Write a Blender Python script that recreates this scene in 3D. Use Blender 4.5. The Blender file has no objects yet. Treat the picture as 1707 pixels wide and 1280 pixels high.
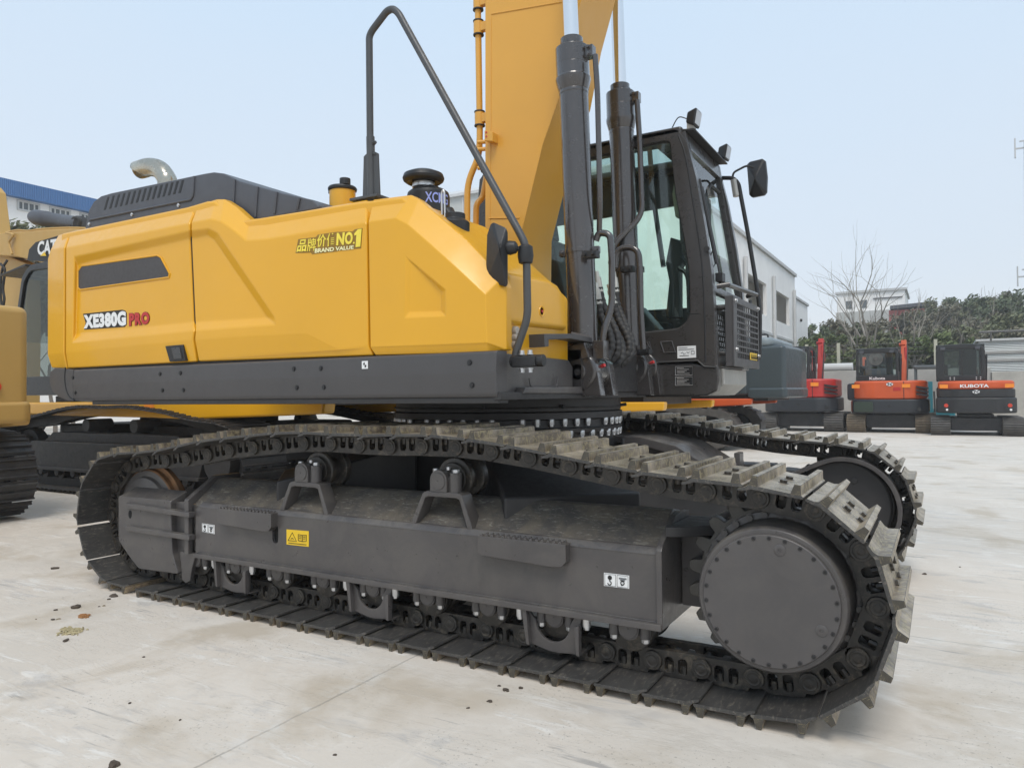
import bpy, bmesh, math, random
from mathutils import Vector, Matrix, Euler
R_ = math.radians
rnd = random.Random(7)
SC = bpy.context.scene
COL = SC.collection
# ------------------------------------------------------------------ camera model (metres; x along the tracks, y away, z up)
F_PX, PW, PH = 1224.717, 1707.0, 1280.0
YAW, PITCH, ROLL = R_(-30.22042), R_(0.84886), R_(-0.56947)
CAM = Vector((4.75138, -2.90128, 1.28640))
_f = Vector((math.sin(YAW)*math.cos(PITCH), math.cos(YAW)*math.cos(PITCH), math.sin(PITCH)))
_r0 = Vector((math.cos(YAW), -math.sin(YAW), 0)); _u0 = _r0.cross(_f)
_r = _r0*math.cos(ROLL) + _u0*math.sin(ROLL); _u = -_r0*math.sin(ROLL) + _u0*math.cos(ROLL)
def ray(px, py):
    return _r*((px-PW/2)/F_PX) - _u*((py-PH/2)/F_PX) + _f
def on(px, py, axis, val):
    """where the sight line of a photo point meets the plane axis=val"""
    d = ray(px, py); t = (val-CAM[axis])/d[axis]
    return CAM + d*t
def onx(px, py, v): return on(px, py, 0, v)
def ony(px, py, v): return on(px, py, 1, v)
def onz(px, py, v): return on(px, py, 2, v)
def at(px, py, dist): return CAM + ray(px, py)*dist
def uw(px, py, v): p = on(px, py, 1, v); return (p.x, p.z)
def vw(px, py, u): p = on(px, py, 0, u); return (p.y, p.z)

cam = bpy.data.cameras.new('camera'); cam.sensor_width = 36; cam.lens = 36*F_PX/PW
cam.clip_start = .05; cam.clip_end = 3000
cob = bpy.data.objects.new('camera', cam); COL.objects.link(cob)
cob.matrix_world = Matrix(((_r.x, _u.x, -_f.x, CAM.x), (_r.y, _u.y, -_f.y, CAM.y), (_r.z, _u.z, -_f.z, CAM.z), (0, 0, 0, 1)))
SC.camera = cob

# ------------------------------------------------------------------ objects
def tag(o, label=None, cat=None, group=None, kind=None):
    if label: o['label'] = label
    if cat: o['category'] = cat
    if group: o['group'] = group
    if kind: o['kind'] = kind
    return o
def empty(name, loc=(0, 0, 0), rz=0, s=1):
    o = bpy.data.objects.new(name, None); COL.objects.link(o); o.empty_display_size = .2
    o.matrix_basis = Matrix.Translation(loc) @ Matrix.Rotation(rz, 4, 'Z') @ Matrix.Scale(s, 4)
    return o
def copy_tree(o, parent=None):
    c = o.copy(); COL.objects.link(c)
    if parent: c.parent = parent
    for ch in list(o.children): copy_tree(ch, c)
    return c

def fillet(pts, rad, n=5):
    """round the corners of a 3D polyline"""
    P = [Vector(p) for p in pts]; out = [P[0]]
    for i in range(1, len(P)-1):
        a, b, c = P[i-1], P[i], P[i+1]
        d1, d2 = (a-b), (c-b); l1, l2 = d1.length, d2.length
        r = min(rad, l1*.48, l2*.48); p, q = b+d1/l1*r, b+d2/l2*r
        for k in range(n+1):
            t = k/n; out.append(p*(1-t)**2 + b*2*t*(1-t) + q*t*t)
    out.append(P[-1]); return out
def spline(pts, n=8):
    """Catmull-Rom through points"""
    P = [Vector(p) for p in pts]; P = [P[0]*2-P[1]] + P + [P[-1]*2-P[-2]]; out = []
    for i in range(1, len(P)-2):
        a, b, c, d = P[i-1:i+3]
        for k in range(n):
            t = k/n
            out.append(.5*((2*b) + (c-a)*t + (2*a-5*b+4*c-d)*t*t + (3*b-a-3*c+d)*t**3))
    out.append(P[-2]); return out
def arc(cx, cy, r, a0, a1, n=8):
    return [(cx+r*math.cos(R_(a0+(a1-a0)*k/n)), cy+r*math.sin(R_(a0+(a1-a0)*k/n))) for k in range(n+1)]
def rrect(x0, y0, x1, y1, r, n=4):
    return arc(x1-r, y0+r, r, -90, 0, n)+arc(x1-r, y1-r, r, 0, 90, n)+arc(x0+r, y1-r, r, 90, 180, n)+arc(x0+r, y0+r, r, 180, 270, n)
def roundpoly(pts, rad, n=4):
    m = len(pts); out = []
    for i in range(m):
        a, b, c = Vector(pts[i-1]), Vector(pts[i]), Vector(pts[(i+1) % m])
        d1, d2 = a-b, c-b; l1, l2 = d1.length, d2.length
        if min(l1, l2) < 1e-6: out.append(tuple(b)); continue
        r = min(rad, l1*.45, l2*.45); p, q = b+d1/l1*r, b+d2/l2*r
        for k in range(n+1):
            t = k/n; out.append(tuple(p*(1-t)**2+b*2*t*(1-t)+q*t*t))
    return out

class MB:
    def __init__(s): s.bm = bmesh.new(); s.mi = 0; s.M = None
    def v(s, p):
        p = Vector(p)
        return s.bm.verts.new(s.M @ p if s.M else p)
    def f(s, vs):
        try:
            f = s.bm.faces.new(vs); f.material_index = s.mi; return f
        except ValueError: return None
    def face(s, pts): return s.f([s.v(p) for p in pts])
    def prism(s, pts, axis, a, b, holes=()):
        def m(p, h): return ((h, p[0], p[1]), (p[0], h, p[1]), (p[0], p[1], h))[axis]
        loops = [pts]+list(holes)
        if not holes:
            A = [s.v(m(p, a)) for p in pts]; B = [s.v(m(p, b)) for p in pts]
            s.f(A); s.f(B[::-1]); LA, LB = [A], [B]
        else:
            LA = [[s.v(m(p, a)) for p in l] for l in loops]; LB = [[s.v(m(p, b)) for p in l] for l in loops]
            E = []
            for l in LA:
                for i in range(len(l)): E.append(s.bm.edges.new((l[i-1], l[i])))
            g = bmesh.ops.triangle_fill(s.bm, use_beauty=True, use_dissolve=False, edges=E)
            mp = {}
            for la, lb in zip(LA, LB):
                for x, y in zip(la, lb): mp[x] = y
            for x in [e for e in g['geom'] if isinstance(e, bmesh.types.BMFace)]:
                x.material_index = s.mi
                s.f([mp[w] for w in reversed(x.verts)])
        for A, B in zip(LA, LB):
            for i in range(len(A)): s.f((A[i-1], A[i], B[i], B[i-1]))
        return s
    def box(s, x0, x1, y0, y1, z0, z1): return s.prism([(x0, z0), (x1, z0), (x1, z1), (x0, z1)], 1, y0, y1)
    def frustum(s, lo, hi, axis=2):
        """two equal-length 3D loops joined"""
        A = [s.v(p) for p in lo]; B = [s.v(p) for p in hi]
        s.f(A); s.f(B[::-1])
        for i in range(len(A)): s.f((A[i-1], A[i], B[i], B[i-1]))
        return s
    def ring(s, c, d, r, n, ph=0):
        d = Vector(d).normalized(); a = Vector((0, 0, 1)) if abs(d.z) < .9 else Vector((1, 0, 0))
        x = d.cross(a).normalized(); y = d.cross(x)
        return [s.v(Vector(c)+x*(r*math.cos(ph+2*math.pi*k/n))+y*(r*math.sin(ph+2*math.pi*k/n))) for k in range(n)]
    def cyl(s, p0, p1, r0, r1=None, n=24, ph=0):
        p0, p1 = Vector(p0), Vector(p1); r1 = r0 if r1 is None else r1
        A = s.ring(p0, p1-p0, r0, n, ph); B = s.ring(p1, p1-p0, r1, n, ph)
        s.f(A[::-1]); s.f(B)
        for i in range(n): s.f((A[i-1], A[i], B[i], B[i-1]))
        return s
    def lathe(s, prof, o, d, n=32):
        """prof = [(radius, height)] along d from o; open ends are capped"""
        d = Vector(d).normalized(); rings = [s.ring(Vector(o)+d*h, d, max(r, 1e-4), n) for r, h in prof]
        for A, B in zip(rings, rings[1:]):
            for i in range(n): s.f((A[i-1], A[i], B[i], B[i-1]))
        s.f(rings[0][::-1]); s.f(rings[-1]); return s
    def tube(s, path, r, n=10, radii=None, cap=True):
        P = [Vector(p) for p in path]; P = [P[0]]+[b for a, b in zip(P, P[1:]) if (b-a).length > 1e-6]
        T = [((P[min(i+1, len(P)-1)]-P[max(i-1, 0)])).normalized() for i in range(len(P))]
        a = Vector((0, 0, 1)) if abs(T[0].z) < .9 else Vector((1, 0, 0))
        x = T[0].cross(a).normalized(); rings = []
        for i, p in enumerate(P):
            x = (x - T[i]*x.dot(T[i])).normalized(); y = T[i].cross(x); rr = radii[i] if radii else r
            rings.append([s.v(p+x*(rr*math.cos(2*math.pi*k/n))+y*(rr*math.sin(2*math.pi*k/n))) for k in range(n)])
        for A, B in zip(rings, rings[1:]):
            for i in range(n): s.f((A[i-1], A[i], B[i], B[i-1]))
        if cap: s.f(rings[0][::-1]); s.f(rings[-1])
        return s
    def bolt(s, p, d, r=.014, h=.012, washer=True):
        d = Vector(d).normalized(); p = Vector(p)
        if washer: s.cyl(p, p+d*h*.25, r*1.35, n=12)
        return s.cyl(p, p+d*h, r, n=6)
    def mesh(s, name, mats, bevel=0, seg=2, ang=30, smooth=40, post=None):
        bm = s.bm
        bmesh.ops.recalc_face_normals(bm, faces=bm.faces[:])
        if bevel:
            bm.normal_update()
            E = [e for e in bm.edges if len(e.link_faces) == 2 and e.calc_face_angle(0) > R_(ang)]
            if E: bmesh.ops.bevel(bm, geom=E, offset=bevel, segments=seg, profile=.5, affect='EDGES', clamp_overlap=True, offset_type='OFFSET')
        bm.normal_update()
        if post: post(bm)
        for f in bm.faces: f.smooth = True
        for e in bm.edges:
            if len(e.link_faces) != 2 or e.calc_face_angle(0) > R_(smooth): e.smooth = False
        me = bpy.data.meshes.new(name); bm.to_mesh(me); bm.free()
        for m in (mats if isinstance(mats, (list, tuple)) else [mats]): me.materials.append(m)
        return me
    def build(s, name, mats, parent=None, bevel=0, seg=2, ang=30, smooth=40, post=None, wn=True):
        return mobj(name, s.mesh(name, mats, bevel, seg, ang, smooth, post), parent, wn and bevel > 0)
def mobj(name, me, parent=None, wn=False):
    o = bpy.data.objects.new(name, me); COL.objects.link(o)
    if parent: o.parent = parent
    if wn:
        w = o.modifiers.new('wn', 'WEIGHTED_NORMAL'); w.keep_sharp = True
    return o

# ------------------------------------------------------------------ lettering
def text_mesh(txt, off=0.0, shear=0.0, spacing=1.0, ext=.001):
    c = bpy.data.curves.new('lettering', 'FONT'); c.body = txt; c.size = 1; c.offset = off; c.extrude = 0
    c.shear = shear; c.space_character = spacing; c.resolution_u = 3; c.extrude = ext
    o = bpy.data.objects.new('lettering', c); COL.objects.link(o)
    dg = bpy.context.evaluated_depsgraph_get(); dg.update()
    me = bpy.data.meshes.new_from_object(o.evaluated_get(dg)); bpy.data.objects.remove(o); bpy.data.curves.remove(c)
    xs = [v.co.x for v in me.vertices]; ys = [v.co.y for v in me.vertices]
    if not xs: return me
    x0, x1, y0, y1 = min(xs), max(xs), min(ys), max(ys)
    for v in me.vertices:
        v.co.x = (v.co.x-x0)/(x1-x0); v.co.y = (v.co.y-y0)/(y1-y0)
    return me
def lettering(name, txt, bl, br, tl, mat, parent, off=0.0, lift=.002, thick=.001, tr=None, **k):
    """flat letters spread over the quad bl-br-tl(-tr) in world or parent space"""
    me = text_mesh(txt, off, **k)
    bl, br, tl = Vector(bl), Vector(br), Vector(tl); X, Y = br-bl, tl-bl
    tr = Vector(tr) if tr else bl+X+Y
    N = X.cross(Y).normalized()
    for v in me.vertices:
        x, y, z = v.co
        v.co = bl*(1-x)*(1-y)+br*x*(1-y)+tl*(1-x)*y+tr*x*y + N*(lift+(thick if z > 0 else 0))
    me.materials.clear(); me.materials.append(mat)
    return mobj(name, me, parent)
def plate(mb, pts, t=.002):
    """thin plate from 3D quad/polygon, thickness along its normal"""
    P = [Vector(p) for p in pts]; n = (P[1]-P[0]).cross(P[2]-P[1]).normalized()
    return mb.frustum(P, [p+n*t for p in P])

# ------------------------------------------------------------------ materials
MATS = {}
def srgb(r, g, b):
    return tuple((c/255/12.92 if c/255 <= .04045 else ((c/255+.055)/1.055)**2.4) for c in (r, g, b))
class NT:
    def __init__(s, name):
        s.m = bpy.data.materials.new(name); s.m.use_nodes = True; s.n = s.m.node_tree.nodes; s.l = s.m.node_tree.links
        s.b = s.n['Principled BSDF']; s.out = s.n['Material Output']; MATS[name] = s.m
    def add(s, t, **k):
        n = s.n.new(t)
        for a, b in k.items():
            if a.startswith('i_'):
                n.inputs[a[2:].replace('_', ' ')].default_value = b
            else: setattr(n, a, b)
        return n
    def link(s, a, b): s.l.new(a, b)
    def coords(s, scale=(1, 1, 1), kind='Object', rot=(0, 0, 0)):
        t = s.add('ShaderNodeTexCoord'); mp = s.add('ShaderNodeMapping')
        mp.inputs['Scale'].default_value = scale; mp.inputs['Rotation'].default_value = rot
        if getattr(s, 'rnd', False):   # every copy gets its own stretch of dirt
            oi = s.add('ShaderNodeObjectInfo'); sc = s.add('ShaderNodeVectorMath', operation='SCALE'); sc.inputs[0].default_value = (37, 53, 71); s.link(oi.outputs['Random'], sc.inputs['Scale'])
            va = s.add('ShaderNodeVectorMath', operation='ADD'); s.link(t.outputs[kind], va.inputs[0]); s.link(sc.outputs[0], va.inputs[1]); s.link(va.outputs[0], mp.inputs['Vector'])
        else: s.link(t.outputs[kind], mp.inputs['Vector'])
        return mp.outputs['Vector']
    def noise(s, vec, scale, detail=4, rough=.6, dist=0):
        n = s.add('ShaderNodeTexNoise'); n.inputs['Scale'].default_value = scale; n.inputs['Detail'].default_value = detail
        n.inputs['Roughness'].default_value = rough; n.inputs['Distortion'].default_value = dist
        if vec: s.link(vec, n.inputs['Vector'])
        return n.outputs['Fac']
    def ramp(s, fac, a, b, lo=0.0, hi=1.0):
        n = s.add('ShaderNodeMapRange'); n.inputs['From Min'].default_value = a; n.inputs['From Max'].default_value = b
        n.inputs['To Min'].default_value = lo; n.inputs['To Max'].default_value = hi; s.link(fac, n.inputs['Value']); return n.outputs['Result']
    def mix(s, fac, a, b, mode='MIX'):
        n = s.add('ShaderNodeMix', data_type='RGBA', blend_type=mode)
        for i, x in ((6, a), (7, b)):
            if isinstance(x, tuple): n.inputs[i].default_value = (*x, 1)
            else: s.link(x, n.inputs[i])
        if isinstance(fac, (int, float)): n.inputs[0].default_value = fac
        else: s.link(fac, n.inputs[0])
        return n.outputs[2]
    def math(s, op, a, b=0.0):
        n = s.add('ShaderNodeMath', operation=op)
        for i, x in ((0, a), (1, b)):
            if isinstance(x, (int, float)): n.inputs[i].default_value = x
            else: s.link(x, n.inputs[i])
        return n.outputs[0]
    def setv(s, k, x):
        if isinstance(x, tuple): s.b.inputs[k].default_value = (*x, 1)
        elif isinstance(x, (int, float)): s.b.inputs[k].default_value = x
        else: s.link(x, s.b.inputs[k])
    def bump(s, h, strength=.2, dist=.01, prev=None):
        n = s.add('ShaderNodeBump'); n.inputs['Strength'].default_value = strength; n.inputs['Distance'].default_value = dist
        s.link(h, n.inputs['Height'])
        s.link(n.outputs[0], s.b.inputs['Normal']); return n.outputs[0]
def paint(name, col, rough=.4, var=.12, coat=0.0, metal=0.0, dust=0.0, dustcol=(.34, .30, .24), scale=3.0, grain=.03, spec=.5, wear=0.0, wearcol=(.4, .39, .37)):
    t = NT(name); vec = t.coords()
    n1 = t.noise(vec, scale, 5, .6); n2 = t.noise(vec, scale*9, 4, .7)
    c = t.mix(t.ramp(n1, .3, .7), tuple(x*(1-var) for x in col), tuple(min(1, x*(1+var)) for x in col))
    if dust:
        g = t.add('ShaderNodeNewGeometry'); sp = t.add('ShaderNodeSeparateXYZ'); t.link(g.outputs['True Normal'], sp.inputs[0])
        up = t.ramp(sp.outputs[2], .1, .9, .25, 1.0)
        m = t.math('MULTIPLY', t.ramp(t.noise(vec, scale*2.3, 8, .72, .6), .42, .62), up)
        c = t.mix(t.math('MULTIPLY', m, dust), c, dustcol)
    if wear:
        w = t.ramp(t.noise(t.coords((1, 3.5, 7), rot=(.3, .2, .6)), scale*5, 9, .78, 1.2), .555, .60)
        c = t.mix(t.math('MULTIPLY', w, wear), c, wearcol)
    t.setv('Base Color', c); t.setv('Metallic', metal)
    t.setv('Roughness', t.ramp(n2, .3, .7, max(.03, rough-.08), min(1, rough+.1)))
    t.b.inputs['Coat Weight'].default_value = coat; t.b.inputs['Coat Roughness'].default_value = .10
    t.b.inputs['Specular IOR Level'].default_value = spec
    if grain: t.bump(t.noise(vec, 130, 3, .6), grain, .004)
    return t.m
# ------------------------------------------------------------------ the paints
YEL = paint('yellow_paint', (.74, .372, .010), .36, .035, coat=.45, scale=1.2, grain=.012, spec=.4)
BOOMY = paint('boom_yellow_sky_tint', (.68, .345, .045), .38, .05, coat=.25, scale=1.0, grain=.02)  # the same yellow with the sky's pale reflection mixed into its colour
GREY = paint('grey_chassis_paint', (.070, .064, .063),   .34, .12, scale=2.2, dust=.28, grain=.05, coat=.15)
TOPG = paint('dusty_chassis_paint', (.074, .068, .063), .42, .16, scale=3.0, dust=.5, dustcol=(.21, .175, .125), grain=.06, wear=.38, wearcol=(.46, .44, .38))
SKIRT = paint('skirt_grey_paint', (.066, .062, .062), .45, .07, scale=1.3, grain=.05)
DARK = paint('dark_paint_and_shade', (.030, .028, .028), .5, .2, scale=3, grain=.04)  # dark parts' own paint; also holds the shade painted on the car body
CABG = paint('cab_grey_paint', (.040, .036, .0335), .30, .08, scale=1.5, coat=.3, grain=.02)
CYLG = paint('cylinder_grey_paint', (.055, .049, .047), .22, .06, scale=1.4, coat=1.0, metal=.2, grain=.0)
PLAST = paint('grey_plastic_hood', (.075, .079, .091), .5, .06, scale=2, grain=.05)
BLK = paint('black_plastic', (.018, .018, .019), .45, .2, scale=6, grain=.05)
RUB = paint('black_rubber', (.022, .021, .021), .6, .2, scale=8, grain=.06, dust=.15)
HANDR = paint('handrail_grey_paint', (.062, .063, .064), .4, .08, scale=4, grain=.02)
CHROME = paint('chrome_rod', (.80, .80, .80), .08, .02, metal=1, grain=0)
STEEL = paint('zinc_bolt', (.62, .62, .62), .34, .12, metal=.85, scale=40, grain=.0)
STEELW = paint('bare_plate_steel', (.42, .41, .38), .42, .10, metal=.35, scale=3, grain=.03)
EXH = paint('exhaust_steel', (.74, .70, .61), .20, .05, metal=1, scale=3, grain=0)
WHITE = paint('white_print', (.78, .78, .77), .5, .03, scale=9, grain=0)
BLACKP = paint('black_print', (.012, .012, .012), .5, .05, scale=9, grain=0)
YELP = paint('yellow_print', (.80, .52, .02), .45, .03, scale=9, grain=0)
GOLDP = paint('gold_print', (.86, .68, .07), .45, .12, scale=14, grain=0)
REDP = paint('red_print', (.48, .030, .030), .45, .06, scale=9, grain=0)
BLUEP = paint('blue_print', (.04, .07, .42), .45, .06, scale=9, grain=0)
ORANGEP = paint('orange_print', (.85, .26, .02), .45, .06, scale=9, grain=0)
TREAD = paint('bright_tread_steel', (.23, .20, .17), .45, .25, metal=.4, scale=6, grain=.05)
RUSTY = paint('rusty_tread', (.26, .13, .055), .6, .35, metal=.2, scale=9, grain=.1)
CLAY = paint('dry_clay', (.40, .34, .20), .9, .2, scale=12, grain=.3)
def shoe_mats():
    out = []
    t = NT('track_shoe_paint'); t.rnd = True; v = t.coords()
    c = t.mix(t.ramp(t.noise(v, 6, 6, .7), .35, .7), (.036, .034, .033), (.066, .063, .058))
    w = t.ramp(t.noise(t.coords((5, 1.2, 3)), 16, 8, .75, .6), .54, .64)
    c = t.mix(t.math('MULTIPLY', w, .55), c, (.24, .21, .17)); t.setv('Base Color', c); t.setv('Roughness', .42)
    t.bump(t.noise(v, 60, 4, .6), .12, .004); out.append(t.m)
    t = NT('track_shoe_worn_steel'); t.rnd = True; v = t.coords()
    m = t.ramp(t.noise(v, 7, 7, .7), .38, .62)
    c = t.mix(m, (.15, .12, .092), (.52, .44, .355))
    pat = t.ramp(t.noise(v, 2.2, 4, .6), .46, .60); c = t.mix(t.math('MULTIPLY', pat, .6), c, (.10, .075, .052))
    s = t.ramp(t.noise(t.coords((14, 3, 1)), 14, 6, .7), .47, .60)
    c = t.mix(t.math('MULTIPLY', s, .6), c, (.56, .47, .27))
    t.setv('Base Color', c); t.setv('Metallic', .5); t.setv('Roughness', t.ramp(t.noise(v, 20, 4), .3, .7, .30, .52))
    t.bump(t.noise(t.coords((20, 2, 8)), 12, 5, .7), .2, .004); out.append(t.m)
    t = NT('track_chain_grease'); t.rnd = True; v = t.coords()
    c = t.mix(t.ramp(t.noise(v, 9, 6, .7), .35, .7), (.018, .0165, .015), (.052, .045, .037))
    w = t.ramp(t.noise(v, 24, 6, .75, .5), .52, .64)
    c = t.mix(t.math('MULTIPLY', w, .5), c, (.17, .14, .10)); t.setv('Base Color', c); t.setv('Roughness', .38)
    t.bump(t.noise(v, 45, 4, .6), .15, .004); out.append(t.m)
    return out
SHOE_IN, SHOE_OUT, CHAIN = shoe_mats()
def glass(name, tint, gloss=.9, dens=1.0):
    t = NT(name); t.n.remove(t.b)
    tr = t.add('ShaderNodeBsdfTransparent'); tr.inputs[0].default_value = (*tint, 1)
    gl = t.add('ShaderNodeBsdfGlossy'); gl.inputs['Roughness'].default_value = .02; gl.inputs[0].default_value = (gloss, gloss, gloss, 1)
    lw = t.add('ShaderNodeLayerWeight'); fr = t.math('MULTIPLY_ADD', t.math('POWER', lw.outputs['Facing'], 5.0), .96); fr.node.inputs[2].default_value = .04
    mx = t.add('ShaderNodeMixShader'); t.link(fr, mx.inputs[0]); t.link(tr.outputs[0], mx.inputs[1]); t.link(gl.outputs[0], mx.inputs[2])
    t.link(mx.outputs[0], t.out.inputs[0]); return t.m
GLASS = glass('tinted_cab_glass', (.89, .965, .94))
GLASSF = glass('clear_windscreen_glass', (.92, .955, .95))
GLASSD = glass('dark_cab_glass', (.55, .60, .58))
# ================================================================== the big yellow excavator
EX = empty('excavator', (2.13, 1.595, 0))
tag(EX, 'huge new yellow excavator with white and red model lettering, filling the whole view', 'excavator')
EXO = EX.location.copy()
def part(mb, name, mats, parent=None, bevel=.004, **k):
    """parts are modelled in world metres; the mesh is moved under its thing"""
    parent = parent or EX
    o = mb.build(name, mats, None, bevel, **k)
    return adopt(o, parent)
def origin_of(p):
    v = Vector((0, 0, 0))
    while p: v += p.location; p = p.parent
    return v
def adopt(o, parent):
    off = origin_of(parent)
    o.data.transform(Matrix.Translation(-off)); o.parent = parent
    return o
PITCH_M, PIN0 = .216, .117          # chain pitch, height of the lower pins
SPX, SPZ, PR = 4.17, .483, .366     # sprocket centre and pin radius
def chain_curve(ix):
    P = [(x, PIN0) for x in [ix+(SPX-ix)*k/40 for k in range(41)]]
    P += arc(SPX, SPZ, PR, -90, 90, 60)[1:]
    top = spline([(SPX, SPZ+PR, 0), (3.66, .888, 0), (3.29, .942, 0), (2.95, .990, 0), (2.58, 1.020, 0), (2.1, 1.012, 0), (1.62, 1.018, 0), (1.2, .985, 0), (.85, .950, 0), (.42, .880, 0), (ix, SPZ+PR, 0)], 12)
    P += [(p.x, p.y) for p in top[1:]]
    P += arc(ix, SPZ, PR, 90, 270, 60)[1:]
    return P
def chain_pins(ix, n=49, x0=.185):
    C = chain_curve(ix); C = C[:-1]
    i0 = max(i for i in range(41) if C[i][0] <= x0)
    pts = [(x0, PIN0)]; seq = C[i0+1:]+C[:i0+1]; cur = Vector((x0, PIN0)); a = Vector((x0, PIN0)); j = 0
    while len(pts) <= n and j < len(seq):
        b = Vector(seq[j])
        if (b-cur).length < PITCH_M: a = b; j += 1; continue
        lo, hi = 0.0, 1.0
        for _ in range(30):
            t = (lo+hi)/2
            if ((a+(b-a)*t)-cur).length < PITCH_M: lo = t
            else: hi = t
        cur = a+(b-a)*lo; a = cur; pts.append((cur.x, cur.y))
    g = Vector(pts[-1])-Vector((x0, PIN0))
    return pts[:n], (g.x if len(pts) > n else 9)
# keep whichever bracket closes
cand = min((abs(chain_pins(q)[1]), q) for q in [-.10+.0025*k for k in range(104)])
IDX = cand[1]; pins, g = chain_pins(IDX)
print('idler x', IDX, 'closing gap', g, len(pins))

# ---- one shoe and one link, local x along the chain from pin to pin, y across, z outward
def make_shoe():
    o = .031; mb = MB()
    pl = [(-.006+o, .065), (.185+o, .062), (.203+o, .053), (.232+o, .046), (.234+o, .056), (.208+o, .066), (.194+o, .079), (-.002+o, .079), (-.008+o, .073)]
    mb.prism(pl, 1, -.3, .3)
    mb.mi = 1
    for a in ((.001, .009, .031, .041), (.158, .166, .186, .196)):
        mb.prism([(a[0]+o, .075), (a[1]+o, .117), (a[2]+o, .117), (a[3]+o, .075)], 1, -.3, .3)
    mb.mi = 2
    for x in (.072, .135):
        for y in (-.068, .068): mb.bolt((x+.002, y, .077), (0, 0, 1), .016, .016)
    def post(bm):
        for f in bm.faces:
            if f.material_index == 0 and (f.normal.z > .6): f.material_index = 1
            if f.material_index == 1 and abs(f.normal.y) > .9: f.material_index = 3
    return mb.mesh('track_shoe', [SHOE_IN, SHOE_OUT, CHAIN, SHOE_END], bevel=.0028, seg=2, post=post)
def make_link():
    mb = MB()
    out = [(-.040, .0), (-.030, -.030), (-.006, -.049), (.205, -.050), (.240, -.036), (.258, -.006), (.254, .024), (.232, .042), (.196, .046), (.190, .061), (.040, .061), (.034, .045), (0, .041), (-.030, .028)]
    def win(cx, w): return [(cx-w, -.012), (cx-w*.5, -.022), (cx+w*.6, -.022), (cx+w, -.01), (cx+w, .036), (cx+w*.7, .043), (cx-w*.7, .043), (cx-w, .036)]
    for s in (-1, 1):
        a, b = sorted((s*.056, s*.084))
        mb.prism(out, 1, a, b, [win(.072, .020), win(.132, .020)])
        a, b = sorted((s*.050, s*.058))
        mb.prism([(-.03, -.049), (.20, -.0495), (.20, -.03), (-.03, -.03)], 1, a, b)
        a, b = (s*.060, s*.099)
        mb.cyl((.216, a, 0), (.216, b, 0), .044, .041, n=24)
        mb.lathe([(.031, 0), (.031, .003), (.026, .004), (.024, .0025), (.015, .0025), (.014, .004), (.001, .0042)], (.216, s*.098, 0), (0, s, 0), 20)
        for x in (.072, .132): mb.cyl((x+.002, s*.070, .064), (x+.002, s*.070, .012), .014, .012, n=6)
    mb.cyl((.216, -.06, 0), (.216, .06, 0), .030, n=16)
    return mb.mesh('track_link', CHAIN, bevel=.003, seg=1)
SHOE_END = paint('grouser_end_paint', (.060, .052, .040), .5, .3, scale=9, grain=.08, wear=.7, wearcol=(.36, .30, .17))
SHOE_ME, LINK_ME = make_shoe(), make_link()
TRACK_Y = (.3, 2.89)
for ty in TRACK_Y:
    for i, (px, pz) in enumerate(pins):
        qx, qz = pins[(i+1) % len(pins)]
        t = Vector((qx-px, 0, qz-pz)).normalized(); n = Vector((t.z, 0, -t.x)); y = n.cross(t)
        Mx = Matrix(((t.x, y.x, n.x, px-EXO.x), (t.y, y.y, n.y, ty-EXO.y), (t.z, y.z, n.z, pz-EXO.z), (0, 0, 0, 1)))
        a = mobj('track_shoe', SHOE_ME, EX, True); a.matrix_basis = Mx
        b = mobj('track_link', LINK_ME, EX, True); b.matrix_basis = Mx

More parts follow.
